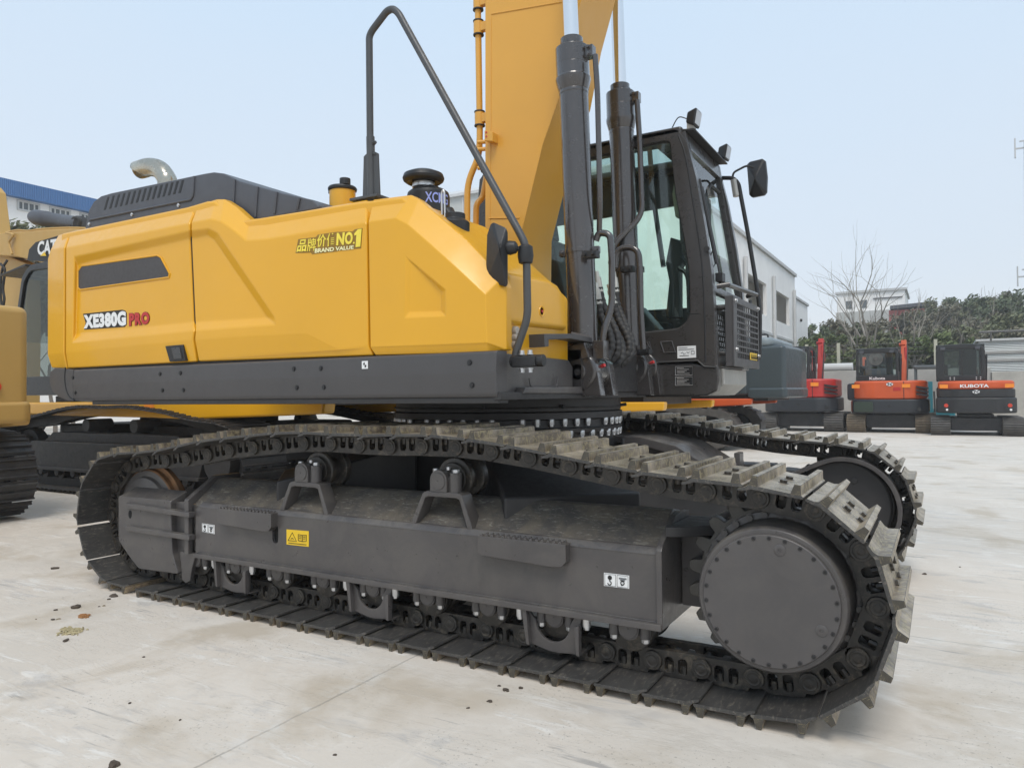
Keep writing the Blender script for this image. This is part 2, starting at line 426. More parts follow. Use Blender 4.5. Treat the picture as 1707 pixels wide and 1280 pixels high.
# ---- one track frame (near side in world metres); far one is the mirror image
FS = Vector((0, 0, 0))
def undercarriage_side(far):
    s = (lambda mb: mb)
    made = []
    def p(mb, name, mats, parent=None, **k):
        if far and name in ('side_plate', 'lightening_hole', 'bottom_flange', 'weld_bead', 'step_tread', 'roller_bracket', 'axle_clamp', 'flange_bolts', 'guard_rib', 'cover_screws', 'oil_plug', 'hub_cover', 'bolt'): return None
        if far: mb.bm.transform(Matrix.Translation((0, 3.19, 0)) @ Matrix.Scale(-1, 4, (0, 1, 0)))
        return part(mb, name, mats, parent, **k)
    # main box with sloping top
    mb = MB()
    sec = [(.138, .312), (.138, .604), (.155, .622), (.315, .752), (.36, .762), (.45, .745), (.50, .70), (.50, .312)]
    mb.prism(sec, 0, .62, 3.70)
    fr = p(mb, 'track_frame', TOPG, bevel=.008, seg=3)
    mb = MB()
    st = [(uw(459, 890, .12)[0]+a*.024*1.0, uw(459, 890, .12)[1]+b) for a, b in [(math.cos(R_(t)), (.028 if 0 <= t <= 180 else -.028)+.026*math.sin(R_(t))) for t in range(0, 360, 20)]]
    mb.prism([(.66, .300), (3.706, .300), (3.706, .600), (3.70, .608), (.70, .608), (.66, .58)], 1, .118, .1385, [st])
    p(mb, 'side_plate', GREY, fr, bevel=.004)
    mb = MB(); mb.prism([(x, z) for x, z in st], 1, .136, .1395); p(mb, 'lightening_hole', BLKHOLE, fr, bevel=0)
    mb = MB(); mb.box(.68, 3.722, .088, .16, .284, .312); mb.box(.68, 3.70, .11, .119, .311, .318)
    p(mb, 'bottom_flange', GREY, fr, bevel=.005)
    # end plates
    mb = MB()
    mb.prism([(.098, .286), (.098, .620), (.120, .648), (.300, .742), (.385, .748), (.50, .74), (.52, .286)], 0, 3.70, 3.726)
    p(mb, 'end_plate', GREY, fr, bevel=.004)
    mb = MB()
    mb.prism([(.092, .30), (.092, .642), (.30, .775), (.50, .775), (.50, .72), (.33, .72), (.125, .605), (.125, .30)], 0, .585, .625)
    p(mb, 'gusset_plate', GREY, fr, bevel=.005)
    # welded strip along the top edge of the side plate
    mb = MB()
    mb.prism([(.1165, .594), (.1165, .603), (.139, .628), (.152, .630), (.152, .594)], 0, .70, 3.698); p(mb, 'weld_bead', GREY, fr, bevel=.003)
    # treads
    for (a, b) in ((.93, 1.40), (2.82, 3.29)):
        mb = MB()
        mb.prism([(a, .612), (a, .530), (a+.02, .520), (b-.06, .505), (b-.02, .512), (b, .535), (b, .612)], 1, .070, .120)
        mb.prism([(a, .606), (b, .606), (b, .613), (a, .613)], 1, .070, .155)
        n = 15
        for k in range(n):
            x = a+.02+(b-a-.05)*k/(n-1)
            mb.prism([(x-.010, .612), (x+.010, .612), (x+.005, .624), (x-.005, .624)], 1, .0702, .082)
            mb.prism([(x-.010, .612), (x+.010, .612), (x+.005, .622), (x-.005, .622)], 1, .122, .132)
        p(mb, 'step_tread', GREY, fr, bevel=.003)
    # rollers with brackets, bolts
    for k in range(9):
        u = .635+.3650*k
        mb = MB(); mb.mi = 0
        mb.lathe([(.05, -.135), (.060, -.130), (.104, -.125), (.106, -.098), (.084, -.094), (.084, -.03), (.098, -.026), (.098, .026), (.084, .03), (.084, .094), (.106, .098), (.104, .125), (.05, .135)], (u, .3, .257), (0, 1, 0), 36)
        ro = p(mb, 'track_roller', CHAIN, bevel=.003)
        mb = MB()
        mb.prism(arc(u, .257, .049, 200, 340, 12)+[(u+.049, .30), (u-.049, .30)], 1, .145, .185)
        mb.lathe([(.043, 0), (.043, .004), (.040, .005), (.004, .005), (.003, .002)], (u, .145, .258), (0, -1, 0), 26)
        for s2 in (-1, 1):
            mb.cyl((u+s2*.073, .160, .30), (u+s2*.073, .160, .222), .024, n=14)
        p(mb, 'roller_bracket', GREY, ro, bevel=.003)
        for s2 in (() if far else (-1, 1)):
            mb = MB()
            mb.cyl((u+s2*.073, .160, .224), (u+s2*.073, .160, .204), .018, n=6); mb.cyl((u+s2*.073, .160, .206), (u+s2*.073, .160, .198), .013, .010, n=12)
            p(mb, 'bolt', STEEL, ro, bevel=.001)
        if k in (1, 4, 7) and not far:
            mb = MB()
            U = [(u-.165, .298), (u-.142, .298), (u-.130, .283), (u-.108, .255)]+arc(u, .235, .088, 180, 360, 12)+[(u+.104, .262), (u+.120, .290), (u+.160, .298), (u+.172, .292), (u+.150, .280), (u+.142, .250), (u+.136, .112), (u+.03, .100), (u-.02, .102), (u-.125, .124), (u-.148, .26)]
            mb.prism(U, 1, .128, .146)
            mb.prism([(u-.150, .29), (u-.125, .126), (u-.108, .122), (u-.122, .285)], 1, .098, .130)
            mb.prism([(u+.122, .24), (u+.130, .114), (u+.147, .112), (u+.146, .25)], 1, .098, .130)
            mb.prism([(u-.125, .124), (u+.136, .112), (u+.136, .10), (u-.02, .098), (u-.125, .115)], 1, .146, .47)
            g = p(mb, 'track_guard', GREY, bevel=.004)
            for s2 in (-.172, .172):
                mb = MB()
                mb.cyl((u+s2, .130, .297), (u+s2, .130, .240), .019, n=16); mb.cyl((u+s2, .130, .240), (u+s2, .130, .228), .015, n=6)
                p(mb, 'bolt', STEEL, g, bevel=.002)
    # carrier rollers
    for u in (1.60, 2.565):
        mb = MB()
        A = [(u-.205, .612), (u-.170, .618), (u-.105, .765), (u-.085, .772), (u+.085, .772), (u+.105, .765), (u+.155, .618), (u+.190, .605), (u+.175, .655), (u+.120, .790), (u+.095, .800), (u-.095, .800), (u-.120, .790), (u-.190, .650)]
        mb.prism(A, 1, .135, .225)
        br = p(mb, 'carrier_bracket', GREY, bevel=.005)
        for s2, zz in (() if far else ((-1, .735), (-1, .675), (1, .735), (1, .675))):
            mb = MB(); mb.bolt((u+s2*(.105+(.79-zz)*.42), .18, zz), (s2, 0, .42), .011, .010)
            p(mb, 'bolt', GREY, br, bevel=0)
        mb = MB()
        mb.prism(arc(u-.018, .858, .052, 0, 180, 12)+[(u-.070, .80), (u+.034, .80)], 1, .130, .215)
        mb.lathe([(.043, 0), (.043, .004), (.040, .005), (.005, .005), (.004, .001)], (u-.018, .130, .852), (0, -1, 0), 26)
        mb.cyl((u+.066, .165, .80), (u+.066, .165, .895), .031, n=16)
        mb.box(u-.02, u+.07, .15, .2, .80, .872)
        p(mb, 'axle_clamp', GREY, br, bevel=.005)
        for bx, bv, bz, br_ in (() if far else ((.066, .165, .895, .020), (-.062, .172, .895, .017), (.01, .18, .905, .012))):
            mb = MB(); mb.cyl((u+bx, bv, bz), (u+bx, bv, bz+.018), br_, n=6)
            p(mb, 'bolt', STEEL, br, bevel=.002)
        mb = MB()
        mb.lathe([(.03, -.10), (.080, -.098), (.084, -.090), (.070, -.085), (.070, -.08), (.104, -.078), (.110, -.070), (.110, -.050), (.098, -.046), (.098, -.030), (.072, -.026), (.070, .04), (.098, .045), (.106, .05), (.108, .085), (.10, .09), (.03, .095)], (u, .325, .858), (0, 1, 0), 40)
        p(mb, 'carrier_roller', CHAIN, bevel=.003)
    # idler and its fork
    mb = MB()
    mb.lathe([(.06, -.10), (.255, -.085), (.262, -.060), (.300, -.060), (.312, -.052), (.312, -.022), (.345, -.018), (.345, .018), (.312, .022), (.312, .052), (.300, .060), (.262, .060), (.255, .085), (.06, .10)], (IDX, .3, SPZ), (0, 1, 0), 64)
    def rim(bm):
        for f in bm.faces:
            c = f.calc_center_median(); r = math.hypot(c.x-IDX, c.z-SPZ)
            if r > .305: f.material_index = 1
    p(mb, 'idler_wheel', [GREY, RUSTY], bevel=.003, post=rim)
    g = [uw(x, y, .10) for x, y in ((197, 826), (197, 900), (214, 926), (231, 948), (297, 957), (287, 922), (286, 900), (284, 834))]
    mb = MB(); mb.prism(roundpoly(g, .02), 1, .10, .17)
    top = [uw(x, y, .10) for x, y in ((197, 826), (284, 834))]
    mb.frustum([(top[0][0]+.004, .103, top[0][1]-.005), (top[1][0], .103, top[1][1]-.005), (top[1][0], .103, top[1][1]-.03), (top[0][0]+.004, .103, top[0][1]-.03)],
               [(top[0][0]+.03, .21, top[0][1]+.052), (top[1][0]+.02, .21, top[1][1]+.052), (top[1][0]+.02, .21, top[1][1]-.03), (top[0][0]+.03, .21, top[0][1]-.03)])
    mb.box(top[0][0]+.03, .60, .17, .21, .40, .60)
    mb.prism([(top[1][0]-.2, .20), (.60, .25), (.60, .30), (.55, .62), (top[1][0]-.1, .60)], 1, .14, .18)
    ig = p(mb, 'idler_guard', GREY, bevel=.006, seg=3)
    for (a, b) in ((842, 858), (880, 896)):
        c0, c1 = uw(212, a, .085), uw(318, b, .085)
        mb = MB(); mb.prism([(c0[0], c0[1]-.016), (c1[0], c1[1]-.016), (c1[0], c1[1]+.016), (c0[0], c0[1]+.016)], 1, .072, .119)
        p(mb, 'guard_rib', GREY, ig, bevel=.005)
    c = uw(217, 857, .10)
    mb = MB(); mb.prism([(c[0]+.017*math.cos(R_(t)), c[1]+.028*math.sin(R_(t))) for t in range(0, 360, 20)], 1, .098, .1005); p(mb, 'lightening_hole', BLKHOLE, ig, bevel=0)
    mb = MB(); mb.prism([(.50, .30), (.66, .30), (.62, .20), (.60, .12), (.56, .10), (.52, .12)], 1, .12, .15); p(mb, 'fork_foot', GREY, ig, bevel=.006)
    # final drive
    mb = MB()
    mb.lathe([(.10, .40), (.30, .39), (.335, .33), (.335, .285), (.318, .280), (.318, .262), (.288, .258), (.283, .24), (.283, .075), (.274, .060), (.20, .058)], (SPX, 0, SPZ), (0, 1, 0), 72)
    fd = p(mb, 'final_drive', GREY, bevel=.004)
    for k in range(0 if far else 30):
        mb = MB(); a = R_(12*k+4); mb.bolt((SPX+.302*math.cos(a), .262, SPZ+.302*math.sin(a)), (0, -1, 0), .014, .016)
        p(mb, 'flange_bolt', GREY, fd, bevel=0)
    mb = MB()
    holes = []
    for k in range(26):
        a = R_(360/26*k+6); holes.append((SPX+.243*math.cos(a), SPZ+.243*math.sin(a)))
    mb.lathe([(.05, .062), (.256, .062), (.256, .046), (.252, .042), (.01, .042)], (SPX, 0, SPZ), (0, 1, 0), 72)
    hc = p(mb, 'hub_cover', HUBG, bevel=.002)
    for x, z in ([] if far else holes):
        mb = MB(); mb.lathe([(.0085, 0), (.0080, .0035), (.0050, .004), (.005, .0005), (.001, .0005)], (x, .042, z), (0, -1, 0), 12)
        p(mb, 'cover_screw', DARK, hc, bevel=0)
    for a in (78, -24):
        mb = MB()
        x, z = SPX+.205*math.cos(R_(a)), SPZ+.205*math.sin(R_(a))
        mb.lathe([(.022, 0), (.022, .003), (.019, .0045), (.0075, .0045), (.007, .001), (.001, .001)], (x, .0425, z), (0, -1, 0), 20)
        p(mb, 'oil_plug', GREY, hc, bevel=0)
    mb = MB()
    pts = []
    for k in range(21):
        a = 360/21*k
        for da, r in ((-5.5, .335), (-4.2, .365), (-2.4, .385), (2.4, .385), (4.2, .365), (5.5, .335)):
            pts.append((SPX+r*math.cos(R_(a+da)), SPZ+r*math.sin(R_(a+da))))
    mb.prism(pts, 1, .272, .328)
    p(mb, 'sprocket', TEETH, bevel=.005)
    # rear yoke between frame and final drive
    mb = MB()
    mb.box(3.726, 3.95, .36, .52, .33, .70)
    mb.prism([(3.90, .36), (4.30, .30), (4.36, .48), (4.30, .66), (3.90, .66)], 1, .34, .48)
    yk = p(mb, 'drive_yoke', GREY, fr, bevel=.01)
    mb = MB()
    mb.prism([(3.727, .15), (3.80, .19), (3.95, .345), (3.97, .50), (3.727, .50)], 2, .670, .715)
    p(mb, 'yoke_cap', DARK, yk, bevel=.006)
    # motor side of the final drive with its arched stone guard
    mb = MB()
    mb.lathe([(.31, .0), (.315, .05), (.30, .06), (.02, .062)], (SPX-.02, .46, SPZ+.01), (0, 1, 0), 56)
    mb.cyl((SPX+.06, .523, SPZ+.19), (SPX+.06, .531, SPZ+.19), .022, n=16)
    md = p(mb, 'motor_cover', DARK, bevel=.004)
    mb = MB()
    A = [(SPX+.355*math.cos(R_(t)), SPZ+.355*math.sin(R_(t))) for t in range(-35, 116, 6)]+[(3.80, .70), (3.60, .70)]
    B = [(SPX+.325*math.cos(R_(t)), SPZ+.325*math.sin(R_(t))) for t in range(-35, 116, 6)]+[(3.80, .672), (3.60, .672)]
    mb.prism(A+B[::-1], 1, .43, .60)
    p(mb, 'motor_guard', GREY, md, bevel=.005)
    return fr
BLKHOLE = paint('hole_shade_black', (.006, .006, .006), .9, .1, grain=0)  # near-black colour stands in for the shade inside the holes
HUBG = paint('hub_cover_paint', (.076, .070, .069), .36, .08, scale=2.5, grain=.04, dust=.15)
TEETH = paint('sprocket_cast_steel', (.075, .070, .062), .5, .25, metal=.2, scale=12, grain=.15)
near_frame = undercarriage_side(False)
far_frame = undercarriage_side(True)

# ---- stickers on the near frame
def sticker(px, name, mat, v, parent, t=.0018):
    q = [ony(x, y, v) for x, y in px]; mb = MB(); plate(mb, [q[0], q[1], q[2], q[3]], t)
    return part(mb, name, mat, parent, bevel=0), q
def qpt(q, a, b, lift=.003):
    X, Y = q[1]-q[0], q[3]-q[0]; n = X.cross(Y).normalized()
    return q[0]*(1-a)*(1-b)+q[1]*a*(1-b)+q[3]*(1-a)*b+q[2]*a*b+n*lift
def marks(q, strokes, mat, parent, name, r=.0016, fills=()):
    mb = MB()
    for st in strokes: mb.tube([qpt(q, a, b) for a, b in st], r, 5)
    for fl in fills: plate(mb, [qpt(q, a, b, .002) for a, b in fl], .0012)
    return part(mb, name, mat, parent, bevel=0)
def circ(cx, cy, rx, ry, n=14, a0=0, a1=360): return [(cx+rx*math.cos(R_(a0+(a1-a0)*k/n)), cy+ry*math.sin(R_(a0+(a1-a0)*k/n))) for k in range(n+1)]
def lift_decal(px):
    st, q = sticker(px, 'lifting_sticker', WHITE, .1172, near_frame)
    hook = [circ(.24, .68, .07, .13), circ(.24, .68, .03, .06), [(.24, .54), (.24, .42)], circ(.23, .27, .07, .14, 10, 90, -180)]
    eye = [circ(.74, .38, .07, .13), [(.66, .58), (.84, .58)], [(.70, .2), (.80, .28)]]
    box = [[(.04, .06), (.47, .06), (.47, .94), (.04, .94), (.04, .06)], [(.53, .06), (.96, .06), (.96, .94), (.53, .94), (.53, .06)]]
    marks(q, hook+eye, BLACKP, st, 'pictogram', .0022); marks(q, box, BLACKP, st, 'border', .0009)
    for y in (.68, .75): marks(q, [[(.60, y), (.90, y)]], BLACKP, st, 'print_line', .0012)
lift_decal([(1007, 976), (1049, 981), (1049, 959), (1007, 954)])
lift_decal([(337, 886), (358, 890), (358, 875), (337, 872)])
st, q = sticker([(478, 907), (515, 911), (515, 885), (478, 882)], 'warning_sticker', YELP, .1172, near_frame)
marks(q, [[(.08, .28), (.27, .82), (.46, .28), (.08, .28)], [(.20, .40), (.27, .46), (.33, .40)], [(.54, .34), (.54, .74), (.72, .70), (.90, .74), (.90, .34), (.72, .30), (.54, .34)], [(.72, .30), (.72, .70)],
          [(.58, .62), (.68, .60)], [(.58, .5), (.68, .48)], [(.76, .60), (.86, .62)], [(.76, .48), (.86, .5)], [(.1, .12), (.9, .12)]], BLACKP, st, 'pictogram', .0018)

# ---- car body between the tracks
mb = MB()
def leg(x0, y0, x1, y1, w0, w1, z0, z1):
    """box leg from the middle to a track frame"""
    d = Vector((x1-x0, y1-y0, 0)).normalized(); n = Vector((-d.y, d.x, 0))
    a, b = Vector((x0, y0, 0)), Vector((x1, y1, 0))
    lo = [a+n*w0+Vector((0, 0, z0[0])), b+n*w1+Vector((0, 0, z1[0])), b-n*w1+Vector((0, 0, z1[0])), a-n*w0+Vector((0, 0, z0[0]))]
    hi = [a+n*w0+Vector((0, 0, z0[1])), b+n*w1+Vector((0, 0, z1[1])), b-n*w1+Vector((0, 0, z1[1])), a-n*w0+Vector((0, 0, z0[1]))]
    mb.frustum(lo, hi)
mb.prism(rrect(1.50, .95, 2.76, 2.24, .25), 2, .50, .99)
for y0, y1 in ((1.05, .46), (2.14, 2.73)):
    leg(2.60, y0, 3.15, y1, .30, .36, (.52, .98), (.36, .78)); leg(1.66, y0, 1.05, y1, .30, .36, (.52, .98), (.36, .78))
cb = part(mb, 'car_body', DARK, bevel=.015, seg=3)  # dark colour stands in for the shade under the house
mb = MB()
mb.prism([(2.55, .995), (2.95, .985), (3.20, .93), (3.42, .80), (3.50, .79), (3.50, .74), (3.38, .755), (3.15, .88), (2.9, .94), (2.55, .95)], 1, 1.95, 2.62)
mb.prism([(3.48, .60), (3.52, .60), (3.52, .86), (3.48, .86)], 1, 2.40, 2.52)
part(mb, 'leg_top_plate', GREY, cb, bevel=.006)
mb = MB(); mb.lathe([(.70, .99), (.70, 1.03), (.74, 1.05), (.79, 1.05), (.80, 1.075), (.77, 1.08), (.77, 1.13), (.745, 1.132)], (2.10, 1.595, 0), (0, 0, 1), 96)
sr = part(mb, 'slewing_ring', DARK, bevel=.003)
mb = MB(); mb.lathe([(.72, 1.132), (.80, 1.135), (.80, 1.175), (.775, 1.18), (.79, 1.182), (.79, 1.262), (.70, 1.264)], (2.10, 1.595, 0), (0, 0, 1), 96)
part(mb, 'upper_race', DARK, sr, bevel=.003)
mb = MB(); mb.cyl((0, 0, .036), (0, 0, 0), .019, n=6); mb.cyl((0, 0, .002), (0, 0, -.010), .014, n=10)
RB = mb.mesh('ring_bolt', STEEL, bevel=.001)
for k in range(54):
    a = R_(360/54*k)
    if math.sin(a) > .55: continue            # the far side of the ring is never seen
    for r, z, ph, sk in ((.785, 1.100, 0, 7), (.782, 1.026, 3, 99)):
        if k % sk == 3: continue
        q = mobj('ring_bolt', RB, sr)
        q.location = Vector((2.10+r*math.cos(a+R_(ph)), 1.595+r*math.sin(a+R_(ph)), z))-EXO
mb = MB(); mb.tube([(2.10+.796*math.cos(R_(t)), 1.595+.796*math.sin(R_(t)), 1.205) for t in range(0, 361, 5)], .006, 6)
for t in (-70, -35, 20): mb.cyl((2.10+.79*math.cos(R_(t)), 1.595+.79*math.sin(R_(t)), 1.21), (2.10+.83*math.cos(R_(t)), 1.595+.83*math.sin(R_(t)), 1.215), .012, n=10)
part(mb, 'grease_line', RUB, sr, bevel=0)
# ================================================================== upper structure
V0 = .10
def vx(t, dv=0.0):
    """photo point on the upper structure's side: (px, py[, depth])"""
    return ony(t[0], t[1], t[2] if len(t) > 2 else V0)
def skin(faces, name, mat, parent=None, back=.05, bevel=.010, seg=3):
    """a shell given as polygons of (px,py,depth) points; its rim is turned inwards by `back`"""
    mb = MB(); bm = mb.bm; cache = {}
    def gv(t):
        t = (t[0], t[1], t[2] if len(t) > 2 else V0)
        if t not in cache: cache[t] = bm.verts.new(vx(t))
        return cache[t]
    for f in faces: bm.faces.new([gv(t) for t in f])
    rim = [e for e in bm.edges if len(e.link_faces) == 1]
    g = bmesh.ops.extrude_edge_only(bm, edges=rim)
    for v in [x for x in g['geom'] if isinstance(x, bmesh.types.BMVert)]: v.co.y += back
    return part(mb, name, mat, parent, bevel=bevel, seg=seg, ang=6, smooth=38)
T, I_, Rr, Bt = .20, .10, .128, .118
# --- rear corner strip
skin([[(116, 387, T), (107, 412, V0), (84, 416, .14), (97, 392, .23)],
      [(107, 412, V0), (106, 588, V0), (79, 592, .14), (79, 432, .14), (84, 416, .14)],
      [(106, 588, V0), (111, 615, Bt), (86, 613, .16), (79, 592, .14)]], 'corner_panel', YEL)
# --- rear door with window and the model name
A_ = dict(t0=(118, 386, T), t1=(326, 342.5, T), c0=(109.5, 413), c1=(315.5, 372))
rear_door = skin([[A_['t0'], A_['t1'], A_['c1'], A_['c0']],
      [A_['c0'], A_['c1'], (315.5, 385), (124, 428)],
      [(124, 428), (315.5, 385), (315.8, 397, Rr), (130, 441, Rr)],
      [A_['c0'], (124, 428), (121, 571), (109, 588)],
      [(124, 428), (130, 441, Rr), (127, 557, Rr), (121, 571)],
      [(127, 557, Rr), (322, 537, Rr), (323.5, 551), (121, 571)],
      [(130, 441, Rr), (315.8, 397, Rr), (322, 537, Rr), (127, 557, Rr)],
      [(121, 571), (323.5, 551), (321, 566), (109, 588)],
      [(109, 588), (321, 566), (326.5, 603, Bt), (113, 614, Bt)]], 'rear_door', YEL)
# --- middle door
mtop = [(330, 341.5, T), (361, 332, T), (374, 332, T), (394, 345, T), (416, 365, T), (444, 363, T), (611, 333, T)]
mcr = [(318.5, 371), (350, 365), (368, 369), (388, 383), (410, 401), (444, 398.5), (610.5, 371)]
mid_faces = [[mtop[i], mtop[i+1], mcr[i+1], mcr[i]] for i in range(6)]
mid_faces += [[mcr[0], mcr[1], mcr[2], mcr[3], (364, 389), (349, 381), (318.5, 385)],
      [mcr[3], mcr[4], mcr[5], mcr[6], (613.5, 577), (564, 580), (511, 554), (400, 560), (459, 541), (458, 529), (364, 389)],
      [(325.5, 551), (459, 541), (400, 560), (324, 566)],
      [(318.5, 385), (349, 381), (345, 392, Rr), (318.8, 397, Rr)], [(349, 381), (364, 389), (356, 399, Rr), (345, 392, Rr)],
      [(364, 389), (458, 529), (446, 530, Rr), (356, 399, Rr)], [(458, 529), (459, 541), (446, 530, Rr)],
      [(446, 530, Rr), (459, 541), (325.5, 551), (325, 537, Rr)],
      [(318.8, 397, Rr), (345, 392, Rr), (356, 399, Rr), (446, 530, Rr), (325, 537, Rr)],
      [(324, 566), (400, 560), (511, 554), (564, 580), (613.5, 577), (621.5, 592.5, Bt), (331, 602.5, Bt)]]
middle_door = skin(mid_faces, 'middle_door', YEL)
# --- front door
ft = [(622, 333, T), (685, 325, T), (698, 332, T), (744, 371, T), (777, 399, T), (810, 433, T), (838, 462, T)]
fc = [(613.8, 370), (659, 363.5), (679, 374), (720, 410), (757, 443), (785, 469), (809, 491)]
ff = [[ft[i], ft[i+1], fc[i+1], fc[i]] for i in range(6)]
pk = [(676, 427), (743, 483), (743, 527), (674, 530)]
pi_ = [(683, 437, .103), (735, 484, Rr), (735, 519, Rr), (682, 520, .112)]
ff += [fc+[(812, 572), (617, 579), (615.5, 560)][:2]+[pk[3], pk[2], pk[1], pk[0]] if False else
       [fc[0], fc[1], fc[2], fc[3], fc[4], pk[1], pk[0]], [fc[4], fc[5], fc[6], (812, 572), pk[2], pk[1]],
       [fc[0], pk[0], pk[3], (617, 579)], [pk[3], pk[2], (812, 572), (617, 579)]]
ff += [[pk[i], pk[(i+1) % 4], pi_[(i+1) % 4], pi_[i]] for i in range(4)]+[pi_]
ff += [[fc[6], ft[6], (844, 478, .19), (844, 583, .20), (812, 572)],
       [(617, 579), (812, 572), (844, 583, .20), (815, 586.5, Bt), (626, 592.5, Bt)]]
front_door = skin(ff, 'front_door', YEL)
# --- body behind the doors, counterweight and rear
mb = MB()
prof = [uw(118, 392, .24), uw(327, 349, .24), uw(361, 339, .24), uw(374, 339, .24), uw(416, 372, .24), uw(612, 341, .24), uw(685, 333, .24), uw(744, 379, .24), uw(810, 441, .24), uw(840, 472, .24)]
lowf = uw(840, 590, .24)
mb.prism(prof+[(lowf[0], 1.45), (prof[0][0], 1.45)], 1, .165, .98)
mb.prism([(-1.36, 1.45), (1.9, 1.45), (1.9, 2.45), (1.3, 2.50), (-1.0, 2.50), (-1.36, 2.25)], 1, .98, 3.05)
part(mb, 'engine_housing', YEL, bevel=.02, seg=3)
mb = MB(); pr2 = [uw(112, 420, .14), uw(317, 378, .14), uw(345, 374, .14), uw(366, 378, .14), uw(410, 411, .14), uw(612, 381, .14), uw(659, 374, .14), uw(677, 383, .14), uw(757, 452, .14), uw(804, 498, .14)]
mb.prism(pr2+[(uw(808, 590, .14)[0], 1.49), (pr2[0][0], 1.49)], 1, .138, .160); part(mb, 'door_gap_backing', BLACKP, bevel=0)  # black backing sheet added so the gaps between doors look dark
mb = MB()
mb.prism(roundpoly([(-.80, .22), (-.80, 3.0), (-1.22, 2.6), (-1.40, 1.595), (-1.22, .6)], .1), 2, 1.28, 2.46)
part(mb, 'counterweight', YEL, bevel=.04, seg=3)
# window of the rear door
mb = MB()
w = [(131.5, 450), (137, 444.5), (262, 427.5), (267, 430), (281, 456), (280, 461), (135, 481.5), (131.5, 479)]
mb.prism([uw(x, y, Rr) for x, y in w], 1, Rr-.003, Rr+.01)
part(mb, 'side_grille', paint('grille_mesh_grey', (.060, .055, .055), .55, .08, scale=4, grain=.1), rear_door, bevel=0)
mb = MB()
wo = [(130.5, 452), (136.5, 443.5), (262.5, 426), (268.5, 429.5), (283, 457), (282, 462.5), (134.5, 483.5), (130.5, 480)]
a = [ony(x, y, Rr-.001) for x, y in w]; b = [ony(x, y, Rr-.001) for x, y in wo]
for i in range(8): mb.face([a[i-1], b[i-1], b[i], a[i]])
mb.tube([ony(x, y, Rr-.002) for x, y in wo+wo[:1]], .006, 6)
part(mb, 'window_trim', YEL, rear_door, bevel=0)
# latch of the rear door
mb = MB()
lq = [ony(x, y, V0-.001) for x, y in ((284, 604), (310, 602), (306, 574), (276, 577))]
LV = .100
mb.prism([uw(x, y, LV) for x, y in ((284, 603), (310, 601.5), (306, 574.5), (276.5, 577))], 1, LV-.006, LV+.03)
lt = part(mb, 'door_latch', BLK, rear_door, bevel=.003)
mb = MB(); mb.prism([uw(x, y, LV) for x, y in ((293, 599), (306, 598), (302, 579), (288, 580.5))], 1, LV-.014, LV)
part(mb, 'latch_lever', paint('latch_grey', (.05, .05, .05), .3), lt, bevel=.003)
# model name
def side_quad(px, v=V0): return [ony(x, y, v) for x, y in px]
mb = MB(); mb.prism([uw(x, y, Rr) for x, y in ((138.6, 523.2), (204, 516.4), (209, 518), (211.5, 522), (211.5, 541), (208, 545), (140.5, 549.6), (143, 538))], 1, Rr-.0015, Rr+.001)
bk = part(mb, 'badge_backing', BLACKP, rear_door, bevel=0)
q = side_quad([(140.6, 548.2), (211, 543), (140, 525.2), (210.5, 518)], Rr)
adopt(lettering('badge_letters', 'XE380G', q[0], q[1], q[2], WHITE, None, off=.062, lift=.003, thick=.0015, tr=q[3], spacing=1.10), rear_door)
q = side_quad([(215.5, 544.2), (250.6, 540.6), (215.2, 521.8), (250, 519)], Rr)
adopt(lettering('badge_outline', 'PRO', q[0], q[1], q[2], paint('badge_outline_dark', (.10, .008, .008), .5, grain=0), None, off=.095, lift=.0015, thick=.001, tr=q[3], spacing=1.18), rear_door)
qi = [q[0].lerp(q[3], .022), q[1].lerp(q[2], .022), q[2].lerp(q[1], .022), q[3].lerp(q[0], .022)]
adopt(lettering('badge_letters', 'PRO', qi[0], qi[1], qi[2], REDP, None, off=.055, lift=.003, thick=.0015, tr=qi[3], spacing=1.18), rear_door)
# slogan
q = side_quad([(494, 421.5), (603.5, 413.2), (498.5, 399), (605, 380.5)])
mb = MB()
mb.prism([uw(x, y, V0) for x, y in ((493, 422), (497.5, 399), (527, 395.5), (530, 391.5), (560, 387), (588, 386), (592, 382.5), (604.5, 380.5), (602, 414), (563, 418.5), (562, 419.5), (524, 423.5), (521, 424.5), (518, 421), (514, 421.5))], 1, V0-.0015, V0+.001)
sb = part(mb, 'slogan_backing', paint('slogan_outline', (.27, .15, .015), .5), middle_door, bevel=0)
def slog(txt, bl, br, tl, tr, mat=GOLDP, off=.012, lift=.003):
    q = side_quad([bl, br, tl, tr]); adopt(lettering('slogan_letters', txt, q[0], q[1], q[2], mat, None, off=off, lift=lift, thick=.001, tr=q[3]), middle_door)
slog('品', (495, 420.5), (510.5, 419.3), (499.5, 400.3), (513, 398.6), off=.022)
slog('牌', (512, 420), (527, 418), (514, 398.4), (528, 396.6), off=.008)
slog('价', (528.5, 412.7), (543.5, 411.6), (530.5, 391.8), (545, 390), off=.018)
slog('值', (545, 411.4), (560, 410), (546, 389.8), (560.5, 388.2), off=.014)
slog('N', (561.2, 409.6), (574, 408.5), (562.4, 388.8), (575.5, 387.6), off=.05)
slog('O', (575.2, 408.4), (588.6, 407.2), (576.4, 387.6), (589, 386.4), off=.045)
slog('.', (589.2, 407), (592, 406.8), (589.3, 403.6), (592, 403.4))
mb = MB(); mb.prism([uw(x, y, V0) for x, y in ((593.6, 412.3), (601.4, 411.6), (603.6, 381.8), (597.6, 382.6), (591.6, 389.6), (591.8, 393.5), (595, 391.5))], 1, V0-.0045, V0-.003); part(mb, 'slogan_letters', GOLDP, middle_door, bevel=0)
